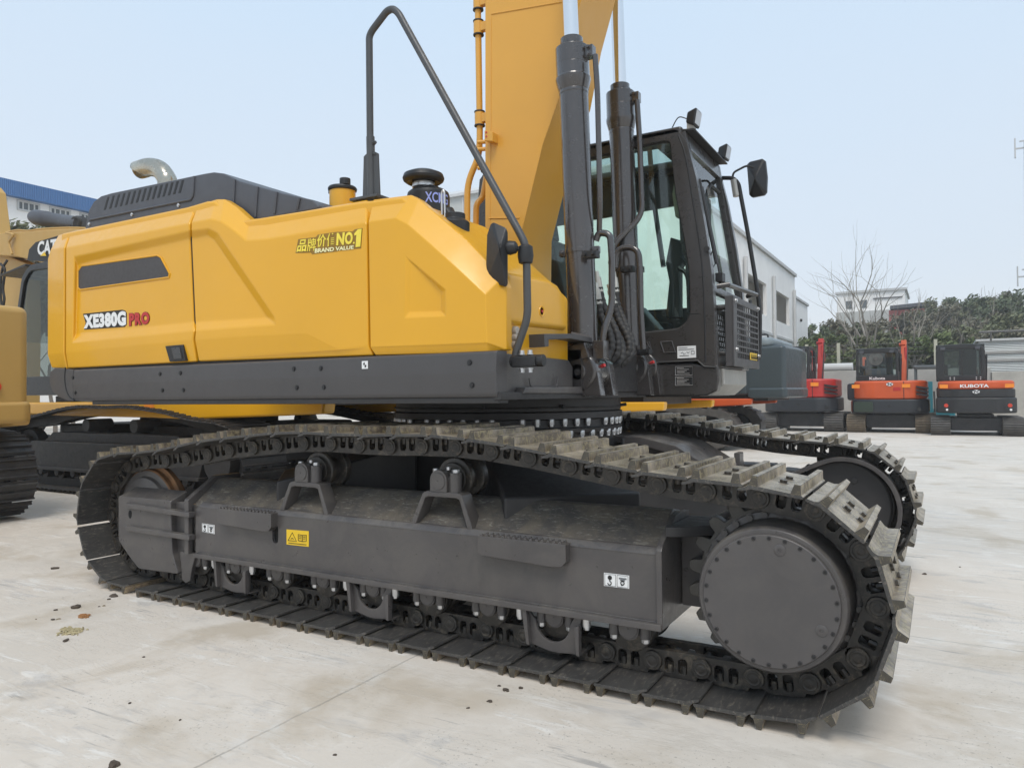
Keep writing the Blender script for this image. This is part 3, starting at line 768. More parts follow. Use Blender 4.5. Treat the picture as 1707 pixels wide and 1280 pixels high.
slog('BRAND VALUE', (525.5, 422.2), (590, 415.6), (525.8, 414.8), (590.5, 409.4), paint('cream_print', (.85, .80, .45), .5, grain=0), off=.03)
# --- skirt along the side
mb = MB()
sk = [(.104, 1.500), (.090, 1.490), (.082, 1.400), (.086, 1.385), (.086, 1.300), (.098, 1.276), (.19, 1.264), (.19, 1.500)]
mb.prism(sk, 0, -.655, 2.925)
def curl(bm):
    pass
skirt = part(mb, 'side_skirt', SKIRT, bevel=.004)
mb = MB()
cs = [uw(x, y, .09) for x, y in ((92, 613), (83.5, 620), (83, 640), (88, 652), (98, 662), (112, 668))]
mb.prism([(-.657, 1.500)]+cs+[(-.657, 1.276)], 1, .086, .19)
co = part(mb, 'skirt_corner', SKIRT, bevel=.008)
mb = MB(); mb.tube(spline([ony(x, y, .085) for x, y in ((109, 612), (108, 630), (110, 648), (115, 660), (124, 668))], 8), .0045, 6); part(mb, 'panel_gap', BLACKP, co, bevel=0)
mb = MB(); mb.box(-.45, 2.925, .105, .20, 1.246, 1.275); part(mb, 'skirt_lip', DARK, bevel=.004)
for x, y in ((122, 629.5), (126, 654.5), (267, 623.5), (301, 622), (271, 650.5), (306, 650), (490, 615), (535, 614), (495, 646), (540, 645.5), (783, 604.5), (787, 642)):
    mb = MB(); p0 = ony(x, y, .086); mb.bolt(p0, (0, -1, 0), .011, .007); part(mb, 'skirt_bolt', BLK, skirt, bevel=0)
st, q = sticker([(603.5, 615), (613.5, 614.6), (613.5, 601.5), (603.5, 602)], 'hoist_sticker', WHITE, .084, skirt)
marks(q, [], BLACKP, st, 'pictogram', fills=[[(.25, .5), (.5, .5), (.5, .85), (.3, .75)], [(.5, .5), (.5, .15), (.75, .25), (.75, .5)]])
# --- revolving frame
mb = MB()
mb.prism([(-.6, .20), (2.90, .20), (2.90, 2.2), (3.30, 2.2), (3.30, 3.05), (-.6, 3.05), (-1.1, 2.4), (-1.1, .8)], 2, 1.262, 1.30)
mb.box(-.5, 2.88, .19, .26, 1.30, 1.48); mb.box(1.4, 2.95, 1.0, 2.2, 1.30, 1.55)
mb.box(2.90, 2.94, .10, 2.10, 1.262, 1.30)
deck = part(mb, 'revolving_frame', DARK, bevel=.004)
mb = MB()
mb.prism([vw(x, y, 2.90) for x, y in ((834, 588), (948, 600), (955, 612), (955, 656), (834, 656))], 0, 2.86, 2.90)
mb.prism([vw(x, y, 2.95) for x, y in ((876, 645), (976, 645), (976, 656), (872, 656))], 0, 2.90, 2.95)
part(mb, 'front_frame_plate', GREY, deck, bevel=.006)
mb = MB(); mb.tube(fillet([onx(x, y, 2.915) for x, y in ((882, 630), (884, 643), (888, 644.5), (928, 644), (929, 632))]+[onx(929, 628, 2.915)], .02), .004, 6)
mb.tube(fillet([onx(x, y, 2.92) for x, y in ((929, 644), (934, 647), (975, 645))], .02), .004, 6)
part(mb, 'weld_bead', SKIRT, deck, bevel=0)
# --- front tool box (yellow) with its step
def px_prism(mb, pts, u0, u1, uref):
    mb.prism([vw(x, y, uref) for x, y in pts], 0, u0, u1)
mb = MB()
P_ = [(846, 452), (868, 456), (915, 463), (932, 474), (946, 497), (948, 552), (846, 541)]
lo = [onx(x, y, 2.90) for x, y in P_]; up_ = [Vector((2.30, p.y, p.z+.0)) for p in lo]
mb.frustum(lo, up_)
tb = part(mb, 'tool_box', YEL, bevel=.035, seg=4)
mb = MB(); c = onx(903, 519, 2.90)
mb.lathe([(.030, 0), (.028, .004), (.022, .003), (.016, -.006), (.006, -.006)], c+Vector((.0, 0, 0)), (1, 0, 0), 20); part(mb, 'lock_cup', YEL, tb, bevel=0)
mb = MB(); mb.bolt(c+Vector((-.004, 0, 0)), (1, 0, 0), .008, .01); part(mb, 'lock', REDP, tb, bevel=0)
mb = MB()
px_prism(mb, [(846, 541), (946, 553), (941, 602), (846, 588)], 2.5, 2.865, 2.865)
lb = part(mb, 'lower_box', YEL, bevel=.012)
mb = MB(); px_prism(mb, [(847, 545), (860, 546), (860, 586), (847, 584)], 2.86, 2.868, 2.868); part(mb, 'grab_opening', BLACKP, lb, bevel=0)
for yy in (552, 563, 575):
    mb = MB(); c = onx(855, yy, 2.87); mb.cyl(c, c+Vector((.03, 0, 0)), .028, .022, n=16); part(mb, 'hose_cap', paint('pale_hose_cap', (.42, .38, .33), .5), lb, bevel=.003)
mb = MB()
px_prism(mb, [(896, 557), (942, 557), (985, 565), (984, 573), (940, 565), (904, 567), (904, 578), (897, 579)], 2.80, 2.97, 2.93)
n = 17
for k in range(n):
    a = onx(945+k*2.5, 556.5+k*.55, 2.93); mb.prism([(a.y-.008, a.z-.012), (a.y+.008, a.z-.012), (a.y, a.z+.012)], 0, 2.955, 2.97)
part(mb, 'step_plate', SKIRT, bevel=.004)
# --- hood over the engine
HV = .275
hp = [(142, 378), (148, 350), (156, 336), (168, 327), (185, 322), (340, 289.5), (356, 287), (372, 289), (400, 302), (470, 322), (520, 333), (531, 343), (531, 349), (416, 372), (390, 350), (374, 341), (355, 342)]
mb = MB(); H = [uw(x, y, HV) for x, y in hp]
mb.prism(H[:12]+[(H[11][0], 2.40), (H[0][0], 2.40)], 1, HV, 2.4)
hood = part(mb, 'engine_hood', PLAST, bevel=.028, seg=4)
mb = MB()
for k in range(15):
    f_ = k/14; xb, yb = 174.5+f_*(299-174.5), 350-f_*(350-322)
    if k >= 9: pass
    xt = xb+6; yt = yb-21.5
    a, b = ony(xb, yb, HV-.001), ony(xt, yt, HV-.001)
    w = .0125
    mb.prism([(a.x-w, a.z), (a.x+w, a.z), (b.x+w, b.z), (b.x-w, b.z)], 1, HV-.0015, HV+.01)
part(mb, 'vent_slots', BLACKP, hood, bevel=0)
for x, y in ((149.5, 374), (221, 358), (298.5, 342.5)):
    mb = MB(); c = ony(x, y, HV); mb.cyl(c, c+Vector((0, -.008, 0)), .013, n=12); mb.cyl(c+Vector((0, -.008, 0)), c+Vector((0, -.012, 0)), .007, n=10); part(mb, 'hood_bolt', STEEL, hood, bevel=0)
mb = MB()
a, b = ony(327, 292, HV-.004), ony(317, 336, HV-.004)
mb.tube([ony(150, 367, HV-.003), ony(318, 333, HV-.003)], .008, 6); mb.tube(fillet([ony(318, 333, HV-.003), ony(322, 326, HV-.003), ony(324, 294, HV-.003)], .03), .008, 6)
part(mb, 'hood_rib', PLAST, hood, bevel=0)
for x0, x1 in ((392, 388), (430, 424), (462, 454), (500, 492)):
    mb = MB()
    f0 = uw(x0, 300 if x0 < 400 else 312+(x0-430)*.27, HV)
    mb.tube([(f0[0], HV-.003, f0[1]), (f0[0]-.02, HV-.003, 2.42)], .010, 6); part(mb, 'hood_rib', PLAST, hood, bevel=0)
# exhaust
EV = .62
e = lambda x, y: ony(x, y, EV)
c0 = e(277, 306)
path = spline([c0+Vector((0, 0, -.35)), e(279, 310), e(277, 297), e(266, 283), e(249, 279), e(231, 284)], 8)
mb = MB(); n = len(path)
mb.tube(path, .070, 28, cap=False)
# cut the mouth at a slant: shift the last ring
ring = sorted(mb.bm.verts, key=lambda v: (v.co-path[-1]).length)[:28]
zc = path[-1].z
for v in ring:
    if v.co.z < zc: v.co.x += (zc-v.co.z)*1.55
    else: v.co.x -= (v.co.z-zc)*.3
bm_ = mb.bm; g = bmesh.ops.solidify(bm_, geom=bm_.faces[:], thickness=.004)
part(mb, 'exhaust_pipe', EXH, bevel=0, smooth=60)
# filler neck
FV = .50
c = ony(556, 345, FV); t_ = ony(556, 313, FV)
mb = MB(); mb.cyl((c.x, FV+.08, c.z-.05), (t_.x, FV+.08, t_.z), .082, n=28); fl = part(mb, 'filler_neck', YEL, bevel=.004)
mb = MB(); mb.lathe([(.088, -.006), (.092, .01), (.085, .022), (.02, .026)], (t_.x, FV+.08, t_.z), (0, 0, 1), 28); mb.box(t_.x-.105, t_.x-.085, FV+.06, FV+.1, t_.z-.01, t_.z+.03)
mb.cyl((t_.x+.05, FV+.05, t_.z+.02), (t_.x+.05, FV+.05, t_.z+.062), .034, n=16)
part(mb, 'filler_cap', BLK, fl, bevel=.004)
# pre-cleaner
PV = .62
c = ony(706, 300, PV); cx_ = c.x
zs = lambda y: ony(706, y, PV).z
mb = MB()
mb.lathe([(.02, zs(312)), (.066, zs(312)), (.068, zs(302)), (.100, zs(306)), (.120, zs(302)), (.125, zs(298)), (.117, zs(291.5)), (.075, zs(286.5)), (.01, zs(285.5))], (cx_, PV, 0), (0, 0, 1), 48)
pc = part(mb, 'pre_cleaner', BLK, bevel=.002)
mb = MB(); mb.lathe([(.062, zs(314)), (.068, zs(313)), (.068, zs(306)), (.062, zs(305))], (cx_, PV, 0), (0, 0, 1), 32); part(mb, 'hose_clamp', STEEL, pc, bevel=0)
mb = MB(); mb.lathe([(.02, 2.0), (.128, 2.0), (.128, zs(328)), (.122, zs(322)), (.10, zs(317.5)), (.068, zs(316)), (.064, zs(312)), (.01, zs(312))], (cx_+.02, PV+.02, 0), (0, 0, 1), 48)
ac = part(mb, 'air_cleaner', BLK, bevel=.003)
# letters wrapped round the canister
me = text_mesh('XCMG', .02, ext=.0)
for v in me.vertices:
    x, y, z = v.co; a = R_(-62+70*x)
    v.co = Vector((cx_+.02+.1295*math.cos(a), PV+.02+.1295*math.sin(a), zs(346)*(1-y)+zs(329)*y))
me.materials.clear(); me.materials.append(paint('canister_print', (.30, .36, .75), .4, grain=0)); adopt(mobj('canister_letters', me), ac)
mb = MB(); mb.tube(fillet([ony(742, 372, .45), ony(741, 322, .45), ony(739, 316, .45), ony(736, 322, .45), ony(737, 360, .45)], .02), .006, 6); part(mb, 'wire_bail', STEEL, ac, bevel=0)
mb = MB(); c = ony(758, 372, .5); mb.lathe([(.03, -.15), (.08, -.15), (.085, .0), (.06, .02), (.06, .05), (.02, .06)], c, (0, 0, 1), 24); mb.tube([ony(745, 352, .5), ony(752, 366, .5), ony(765, 376, .5)], .04, 12); part(mb, 'intake_elbow', BLK, ac, bevel=.003)
# handrail with mirror
HRV = .25
h = lambda x, y, v=HRV: ony(x, y, v)
mb = MB()
rail = fillet([h(861, 606), h(859, 590), h(868, 563), h(879.5, 530), h(878, 440), h(876, 408), h(866, 388), h(664, 22), h(655, 15), h(645, 19), h(620, 52), h(615.5, 62), h(617, 232)], .10, 8)
mb.tube(rail, .0195, 14)
hr = part(mb, 'handrail', HANDR, bevel=0)
mb = MB()
mb.tube([h(617.5, 228), h(619.5, 330)], .0235, 14); a = h(619.5, 330)
for sx in (-1, 1): mb.prism([(a.x+sx*.018, a.z), (a.x+sx*.062, a.z), (a.x+sx*.052, a.z+.24), (a.x+sx*.018, a.z+.26)], 1, HRV-.006, HRV+.006)
mb.box(a.x-.12, a.x+.08, HRV-.05, HRV+.06, a.z-.012, a.z+.003)
for y in (240, 259):
    c = h(618, y); mb.bolt(c+Vector((.02, -.0, 0)), (1, -.3, 0), .010, .022)
part(mb, 'rail_socket', HANDR, hr, bevel=.002)
mb = MB(); c = h(876, 420); mb.lathe([(.022, -.06), (.034, -.055), (.040, -.02), (.036, .025), (.021, .035)], c, (0, 0, 1), 20); mb.tube([c, h(862, 414, .22), h(852, 413, .2)], .011, 10)
mb.lathe([(.03, 0), (.036, .02), (.03, .05), (.015, .06)], h(843, 414, .19), h(853, 413, .2)-h(843, 414, .19), 16)
part(mb, 'mirror_joint', BLK, hr, bevel=.002)
mb = MB()
mq = [(818, 374), (823, 371), (843, 380), (845, 386), (845, 472), (842, 477.5), (820, 471), (813, 462), (810.5, 440), (812, 392)]
base = [h(x, y, .175) for x, y in mq]; mid = Vector((sum(p.x for p in base)/10, .175, sum(p.z for p in base)/10))
back = [p+Vector((-.012, .03, 0)) for p in base]
mb.frustum(base, back)
cc = h(833, 414, .115); f_ = [mb.v(p) for p in base]; cv = mb.v(cc)
for i in range(10): mb.f((f_[i-1], f_[i], cv))
mr = part(mb, 'rear_view_mirror', BLK, hr, bevel=.004, ang=12)
mb = MB(); c = h(868, 602, .24)
mb.box(c.x-.03, c.x+.10, .20, .29, c.z-.028, c.z+.022); mb.cyl((c.x-.05, .24, c.z), (c.x+.13, .24, c.z), .03, n=18)
rc = part(mb, 'rail_clamp', BLK, hr, bevel=.005)
for dx in (.01, .055):
    for dz in (.03, -.035):
        mb = MB(); mb.bolt((c.x+dx, .235, c.z+dz), (0, 0, 1 if dz > 0 else -1), .012, .022); part(mb, 'bolt', STEEL, rc, bevel=0)
# ================================================================== boom
BV0, BV1 = 1.27, 1.70
bp = [uw(808.5, 384, BV0), uw(808.5, 250, BV0), uw(808.5, 120, BV0), uw(808.5, 0, BV0), (2.20, 4.7), (2.45, 5.6), (3.1, 6.5), (4.2, 7.1), (7.5, 7.6), (7.6, 7.1), (4.9, 6.3), (4.1, 5.7), (3.5, 5.0), (2.98, 4.15), (2.80, 3.60), uw(938, 147, BV0), uw(905, 240, BV0), uw(870, 384, BV0), (2.40, 2.06), (2.42, 1.80), (2.36, 1.62), (2.22, 1.58), (2.08, 1.66), (2.05, 1.85)]
mb = MB(); mb.prism(bp, 1, BV0, BV1)
boom = part(mb, 'boom', BOOMY, bevel=.006)
mb = MB()
for a, b in (((819, 24), (938, 3.5)), ((815, 364), (866, 363.5))): mb.tube([ony(a[0], a[1], BV0-.001), ony(b[0], b[1], BV0-.001)], .005, 6)
mb.tube([ony(816, 380, BV0-.001), ony(818, 200, BV0-.001), ony(818, 30, BV0-.001)], .004, 6)
part(mb, 'weld_bead', BOOMY, boom, bevel=0)
mb = MB(); c = ony(824, 231, BV0)
mb.prism([(c.x-.035, c.z-.03), (c.x+.03, c.z-.045), (c.x+.03, c.z+.02), (c.x-.035, c.z+.04)], 1, BV0-.07, BV0+.005)
bb = part(mb, 'pipe_bracket', BOOMY, boom, bevel=.005)
for dz in (-.005, .022):
    mb = MB(); mb.cyl((c.x-.018, BV0-.0705, c.z+dz), (c.x-.018, BV0-.0725, c.z+dz), .007, n=12); part(mb, 'threaded_hole', REDP, bb, bevel=0)
PVv = 1.33
q = lambda x, y, v=PVv: ony(x, y, v)
mb = MB(); mb.tube(fillet([q(795.5, -60), q(796.5, 0), q(800, 230), q(798, 262), q(779, 305), q(778.5, 390)], .10), .022, 14)
pp = part(mb, 'boom_pipe', BOOMY, boom, bevel=0)
mb = MB(); mb.tube(fillet([q(812, 290, 1.5), q(805, 330, 1.5), q(794, 340, 1.45), q(793, 385, 1.45)], .10), .022, 14)
part(mb, 'boom_pipe', BOOMY, boom, bevel=0)
for y in (6, 48, 199):
    mb = MB(); c = q(797+y*.013, y)
    mb.cyl(c+Vector((0, 0, -.045)), c+Vector((0, 0, .045)), .034, n=20); mb.box(c.x, c.x+.07, PVv-.02, PVv+.02, c.z-.03, c.z+.03)
    cl = part(mb, 'pipe_clamp', BOOMY, boom, bevel=.003)
    for dz in (-.05, .045):
        mb = MB(); mb.cyl(c+Vector((0, 0, dz)), c+Vector((0, 0, dz+.008)), .037, n=20); part(mb, 'rubber_ring', RUB, cl, bevel=0)
for y in (238, 250, 281):
    mb = MB(); c = q(803, y, 1.30); mb.cyl(c+Vector((.03, 0, 0)), c+Vector((-.02, -.02, 0)), .014, n=10); part(mb, 'pipe_bolt', BOOMY, boom, bevel=0)
mb = MB(); a, b = q(770, 382), q(812, 398); mb.box(a.x-.12, b.x+.10, 1.29, 1.55, b.z-.02, a.z-.02); mb.cyl(q(779, 402), q(779, 376), .034, n=18)
mn = part(mb, 'pipe_manifold', YEL, boom, bevel=.008)
mb = MB(); mb.tube(fillet([q(771, 376), q(772, 400), q(766, 412)], .03), .008, 8); part(mb, 'clamp_strap', BLK, mn, bevel=0)
mb = MB(); mb.prism([uw(775, 412, 1.0), uw(822, 395, 1.0), uw(838, 425, 1.0), uw(845, 470, 1.0), uw(780, 470, 1.0)], 1, 1.0, 1.26)
part(mb, 'swivel_cover', DARK, bevel=.02)
mb = MB(); mb.tube([q(842, 428, .95), q(850, 445, .95), q(862, 462, .95)], .018, 10); mb.tube([q(837, 418, .97), q(846, 440, .97), q(852, 462, .97)], .014, 10); part(mb, 'grease_pipe', STEEL, bevel=0)
# ================================================================== boom cylinders
def boom_cylinder(v, ptop, pbot, yk, far):
    A, B = ony(pbot[0], pbot[1], v), ony(ptop[0], ptop[1], v); d = (B-A).normalized()
    def yz(y): # distance along the axis where it passes photo row y
        z = ony(ptop[0]+(pbot[0]-ptop[0])*(y-ptop[1])/(pbot[1]-ptop[1]), y, v); return (z-A).dot(d)
    base = ony(pbot[0], 618 if not far else 611, v)
    y0, y1, y2, y3, y4 = yk      # cap top, head top, head bottom, flare, barrel start
    mb = MB()
    mb.lathe([(.06, .02), (.088, .10), (.0885, yz(y4+8)), (.091, yz(y4+7)), (.091, yz(y4+3)), (.089, yz(y4+2)), (.093, yz(y4)), (.106, yz(y3)), (.108, yz(y3-5)), (.103, yz(y2)), (.102, yz(y2-18)), (.100, yz(y2-18.5)), (.102, yz(y2-19)), (.102, yz(y1)), (.099, yz(y1)+.004), (.069, yz(y1)+.004), (.069, yz(y0)), (.055, yz(y0)+.002)], A, d, 56)
    cy = part(mb, 'boom_cylinder', CYLG, bevel=.0015, seg=1)
    mb = MB(); mb.cyl(A+d*(yz(y0)-.1), A+d*(yz(y0)+1.9), .047, n=40); part(mb, 'piston_rod', CHROME, cy, bevel=0)
    for k in range(12):
        a = R_(30*k+10); x = d.cross(Vector((0, 1, 0))).normalized(); y = d.cross(x)
        mb = MB(); o_ = A+d*yz(y1)+(x*math.cos(a)+y*math.sin(a))*.086; mb.cyl(o_, o_+d*.012, .008, n=6); part(mb, 'gland_bolt', BLK, cy, bevel=0)
    # strap round the barrel
    yy = 420 if not far else 452
    mb = MB(); h_ = yz(yy); mb.lathe([(.089, h_-.012), (.0925, h_-.012), (.0925, h_+.012), (.089, h_+.012)], A, d, 48)
    o_ = A+d*h_
    for sx in (-1, 1): mb.box(o_.x+sx*.105-.025, o_.x+sx*.105+.025, v-.02, v+.012, o_.z-.02, o_.z+.02); mb.bolt((o_.x+sx*.115, v-.02, o_.z), (0, -1, 0), .012, .012)
    part(mb, 'pipe_strap', CYLG, cy, bevel=.002)
    # port block and pipe on the right of the head
    e_ = A+d*yz(y1+12)
    mb = MB(); mb.box(e_.x+.085, e_.x+.145, v-.025, v+.03, e_.z-.035, e_.z+.035)
    for dz in (-.025, .02): mb.bolt((e_.x+.118, v-.025, e_.z+dz), (0, -1, 0), .011, .018)
    part(mb, 'port_block', CYLG, cy, bevel=.004)
    return cy, A, d, base
c1, A1, d1, b1 = boom_cylinder(1.15, (950, 0), (974, 600), (66, 83, 130, 138, 152), False)
c2, A2, d2, b2 = boom_cylinder(2.04, (1028, 0), (1050, 600), (143, 157, 197, 205, 217), True)
def foot(v, px, py, far):
    c = ony(px, py, v); w = .14
    mb = MB(); mb.lathe([(.085, -w), (.112, -w+.008), (.118, -w+.03), (.118, -.06), (.10, -.055), (.10, .055), (.118, .06), (.118, w)], c, (0, 1, 0), 40)
    mb.prism([(c.x-.118, c.z), (c.x+.118, c.z), (c.x+.14, 1.275), (c.x-.22, 1.275)], 1, v-w+.01, v-.06); mb.prism([(c.x-.118, c.z), (c.x+.118, c.z), (c.x+.14, 1.275), (c.x-.22, 1.275)], 1, v+.06, v+w)
    ft_ = part(mb, 'cylinder_foot', CYLG, bevel=.006)
    mb = MB(); mb.lathe([(.050, 0), (.050, .008), (.046, .010), (.02, .010), (.018, .006), (.001, .006)], (c.x, v-w, c.z), (0, -1, 0), 28); part(mb, 'pin_cap', CYLG, ft_, bevel=0)
    mb = MB(); mb.lathe([(.10, -.052), (.112, -.045), (.112, .045), (.10, .052)], c, (0, 1, 0), 36); mb.cyl(c, c+Vector((0, 0, .16)), .075, n=24); part(mb, 'rod_eye', CYLG, ft_, bevel=.003)
    mb = MB(); mb.cyl(c+Vector((.10, -.05, .03)), c+Vector((.135, -.06, .04)), .011, n=8); part(mb, 'grease_nipple', REDP, ft_, bevel=0)
foot(1.15, 980, 621, False); foot(2.04, 1064, 614, True)
# black yoke plates at the cylinder bottoms
mb = MB(); a = ony(985, 588, 1.05); mb.prism([(a.x-.24, a.z+.02), (a.x-.02, a.z+.06), (a.x+.01, a.z-.03), (a.x-.2, a.z-.07)], 1, 1.0, 1.32); a = ony(1003, 582, 1.1); mb.box(a.x-.04, a.x+.03, 1.06, 1.14, a.z-.06, a.z+.05)
part(mb, 'hose_block', CYLG, c1, bevel=.006)
# steel pipes
def pipe(pts, r, parent, mat=CYLG, name='oil_pipe', rad=.09):
    mb = MB(); mb.tube(fillet([ony(*p) for p in pts], rad, 8), r, 14); return part(mb, name, mat, parent, bevel=0)
pipe([(992, 92, 1.12), (996, 150, 1.12), (1000, 330, 1.14), (999, 385, 1.2)], .017, c1)
pipe([(1062, 168, 2.02), (1066, 230, 2.02), (1071, 360, 2.0), (1022, 408, 1.9), (1018, 440, 1.9)], .020, c2)
pipe([(993, 402, 1.2), (998, 388, 1.2), (1017, 390, 1.2), (1020, 430, 1.2), (1020, 515, 1.2), (1005, 552, 1.15), (1004, 592, 1.15)], .0205, c1)
pipe([(1026, 447, 1.85), (1028, 414, 1.85), (1064, 412, 1.85), (1067, 450, 1.85), (1068, 520, 1.85), (1073, 590, 1.85)], .0215, c2)
for (px, py, v, par) in ((1004, 590, 1.15, c1), (1074, 587, 1.85, c2), (985, 425, 1.05, c1), (1046, 449, 1.9, c2)):
    mb = MB(); c = ony(px, py, v); mb.box(c.x-.045, c.x+.045, v-.03, v+.03, c.z-.02, c.z+.02)
    for dx in (-.025, .025): mb.bolt((c.x+dx, v-.03, c.z), (0, -1, 0), .010, .016)
    part(mb, 'pipe_clamp', BLK, par, bevel=.004)
def hose(pts, r=.021):
    path = spline([ony(*p) for p in pts], 26); L = 0; rr = []; P = [path[0]]
    # even steps, wrapped with a spiral guard
    pts2 = [path[0]]; acc = 0
    for a, b in zip(path, path[1:]):
        seg = (b-a).length; t = 0
        while acc+seg-t >= .009:
            t += .009-acc; pts2.append(a+(b-a)*(t/seg)); acc = 0
        acc += seg-t
    radii = [r+(.0035 if (i % 4) < 2 else 0) for i in range(len(pts2))]
    mb = MB(); mb.tube(pts2, r, 12, radii); ho = part(mb, 'hydraulic_hose', RUB, bevel=0, smooth=80)
    mb = MB(); d = (path[1]-path[0]).normalized(); mb.cyl(path[0]-d*.07, path[0]+d*.03, r*1.15, n=6); mb.cyl(path[0]-d*.11, path[0]-d*.06, r*.8, n=12); part(mb, 'hose_fitting', paint('pale_zinc_fitting', (.55, .53, .48), .4, .1, metal=.5, scale=20, grain=0) if 'pale_zinc_fitting' not in MATS else MATS['pale_zinc_fitting'], ho, bevel=.002)
hose([(999, 480, 1.45), (1004, 505, 1.45), (1016, 530, 1.45), (1029, 560, 1.42), (1028, 590, 1.40), (1012, 606, 1.38)])
hose([(1001, 492, 1.55), (1010, 520, 1.55), (1024, 548, 1.55), (1037, 575, 1.52), (1034, 600, 1.48), (1018, 612, 1.45)])
hose([(997, 500, 1.38), (1002, 528, 1.38), (1014, 548, 1.38), (1020, 575, 1.36), (1012, 600, 1.34)])
hose([(1026, 480, 1.75), (1030, 510, 1.75), (1042, 540, 1.72), (1053, 568, 1.70), (1052, 592, 1.66), (1034, 610, 1.62)])
hose([(1022, 500, 1.68), (1030, 530, 1.68), (1046, 562, 1.66), (1047, 588, 1.64), (1026, 606, 1.6)])
# ================================================================== cab
CV0, CV1 = 2.15, 3.10
cu = lambda x, y, v=CV0: uw(x, y, v)
mb = MB()
front = [cu(1118, 215), cu(1130, 217), cu(1145, 236), cu(1160, 295), cu(1176, 382), cu(1186, 452), cu(1191, 520), cu(1193, 612), cu(1174, 611), cu(1163, 601)]
out = [(1.50, 1.50), (1.46, 2.5), (1.52, 3.05), (1.60, 3.13)]+front
win = roundpoly([(1.66, 2.02), (1.66, 2.95), (1.70, 3.03), cu(1098, 236), cu(1117, 234), cu(1127, 325), cu(1141, 398), cu(1149, 452), cu(1151, 524), cu(1142, 540), cu(1130, 549), (2.2, 1.69), (2.05, 1.78), (1.9, 2.0)], .03, 3)
mb.prism(out, 1, CV0, CV0+.07, [win])
cab = part(mb, 'cab', CABG, bevel=.010, seg=3)
mb = MB(); win2 = roundpoly([(1.7, 1.95), (1.70, 2.82), (3.235, 2.88), (3.365, 2.1), (3.39, 1.75), (2.5, 1.75), (2.3, 1.95)], .05, 3)
mb.prism(out, 1, CV1-.06, CV1, [win2]); part(mb, 'cab_door', CABG, cab, bevel=.008)
mb = MB()
rz = cu(1118, 215)[1]
mb.prism([(1.52, CV0), (3.21, CV0), (3.21, CV1), (1.52, CV1)], 2, rz-.055, rz+.012, [[(2.15, 2.38), (2.15, 2.88), (2.95, 2.88), (2.95, 2.38)]])
roof = part(mb, 'cab_roof', CABG, cab, bevel=.022, seg=3)
mb = MB(); mb.box(2.13, 2.97, 2.36, 2.90, rz-.02, rz-.012); part(mb, 'roof_hatch', GLASS, roof, bevel=0)
mb = MB(); c = ony(1079, 224, 2.4); mb.cyl((c.x, 2.4, rz), (c.x, 2.4, rz+.07), .016, n=10); part(mb, 'antenna_stub', BLK, roof, bevel=0)
# rear wall
mb = MB(); mb.prism([(CV0+.07, 1.5), (CV1-.06, 1.5), (CV1-.06, rz-.05), (CV0+.07, rz-.05)], 0, 1.50, 1.55, [[(CV0+.15, 2.05), (CV1-.14, 2.05), (CV1-.14, 2.95), (CV0+.15, 2.95)]]); part(mb, 'rear_wall', CABG, cab, bevel=.005)
# front frame
def fu(z): # front plane
    return 3.255+(3.0-z)*.155 if z > 2.0 else 3.410+(2.0-z)*.06
mb = MB()
def fbar(v0, v1, z0, z1, t=.05):
    mb.frustum([(fu(z0)-t, v0, z0), (fu(z0), v0, z0), (fu(z0), v1, z0), (fu(z0)-t, v1, z0)], [(fu(z1)-t, v0, z1), (fu(z1), v0, z1), (fu(z1), v1, z1), (fu(z1)-t, v1, z1)])
fbar(CV0+.01, CV0+.075, 2.0, rz-.03); fbar(CV0+.01, CV0+.075, 1.46, 2.0); fbar(CV1-.07, CV1, 2.0, rz-.03); fbar(CV1-.07, CV1, 1.46, 2.0)
fbar(CV0+.075, CV1-.07, rz-.15, rz-.03); fbar(CV0+.075, CV1-.07, 1.985, 2.035); fbar(CV0+.075, CV1-.07, 1.46, 1.56)
part(mb, 'front_frame', CABG, cab, bevel=.008)
mb = MB(); a, b = rz-.15, 2.035
mb.face([(fu(a)-.02, CV0+.075, a), (fu(a)-.02, CV1-.07, a), (fu(b)-.02, CV1-.07, b), (fu(b)-.02, CV0+.075, b)]); part(mb, 'windscreen', GLASSF, cab, bevel=0)
mb = MB(); a, b = 1.985, 1.56
mb.face([(fu(a)-.02, CV0+.075, a), (fu(a)-.02, CV1-.07, a), (fu(b)-.02, CV1-.07, b), (fu(b)-.02, CV0+.075, b)]); part(mb, 'lower_windscreen', GLASSF, cab, bevel=0)
mb = MB(); mb.prism(win, 1, CV0+.028, CV0+.034); part(mb, 'side_window', GLASS, cab, bevel=0)
mb = MB(); mb.prism(win2, 1, CV1-.035, CV1-.03); part(mb, 'door_window', GLASS, cab, bevel=0)
mb = MB(); mb.tube([(x, CV0+.026, z) for x, z in win+win[:1]], .011, 6); part(mb, 'window_seal', RUB, cab, bevel=0)
mb = MB(); mb.tube(spline([ony(*p, CV0-.001) for p in ((1131, 226), (1143, 262), (1156, 340), (1168, 420), (1173, 480), (1175, 540), (1176, 603))], 8), .0055, 6); mb.tube([ony(1150, 523, CV0-.001), ony(1166, 522, CV0-.001)], .004, 6); part(mb, 'panel_joint', BLK, cab, bevel=0)
# inner post, black lining and gusset beside the window
mb = MB(); mb.tube([ony(1137, 428, CV0+.10), ony(1167, 482, CV0+.02)], .012, 8); mb.tube(spline([ony(1131, 446, CV0+.05), ony(1146, 462, CV0+.05), ony(1149, 520, CV0+.05)], 6), .016, 8); part(mb, 'grab_bar', BLK, cab, bevel=0)
mb = MB(); mb.prism([cu(1128, 330), cu(1141, 398), cu(1150, 440), cu(1150, 520), cu(1143, 520), cu(1139, 430), cu(1131, 400)], 1, CV0+.036, CV0+.075); part(mb, 'pillar_lining', CABG, cab, bevel=.004)
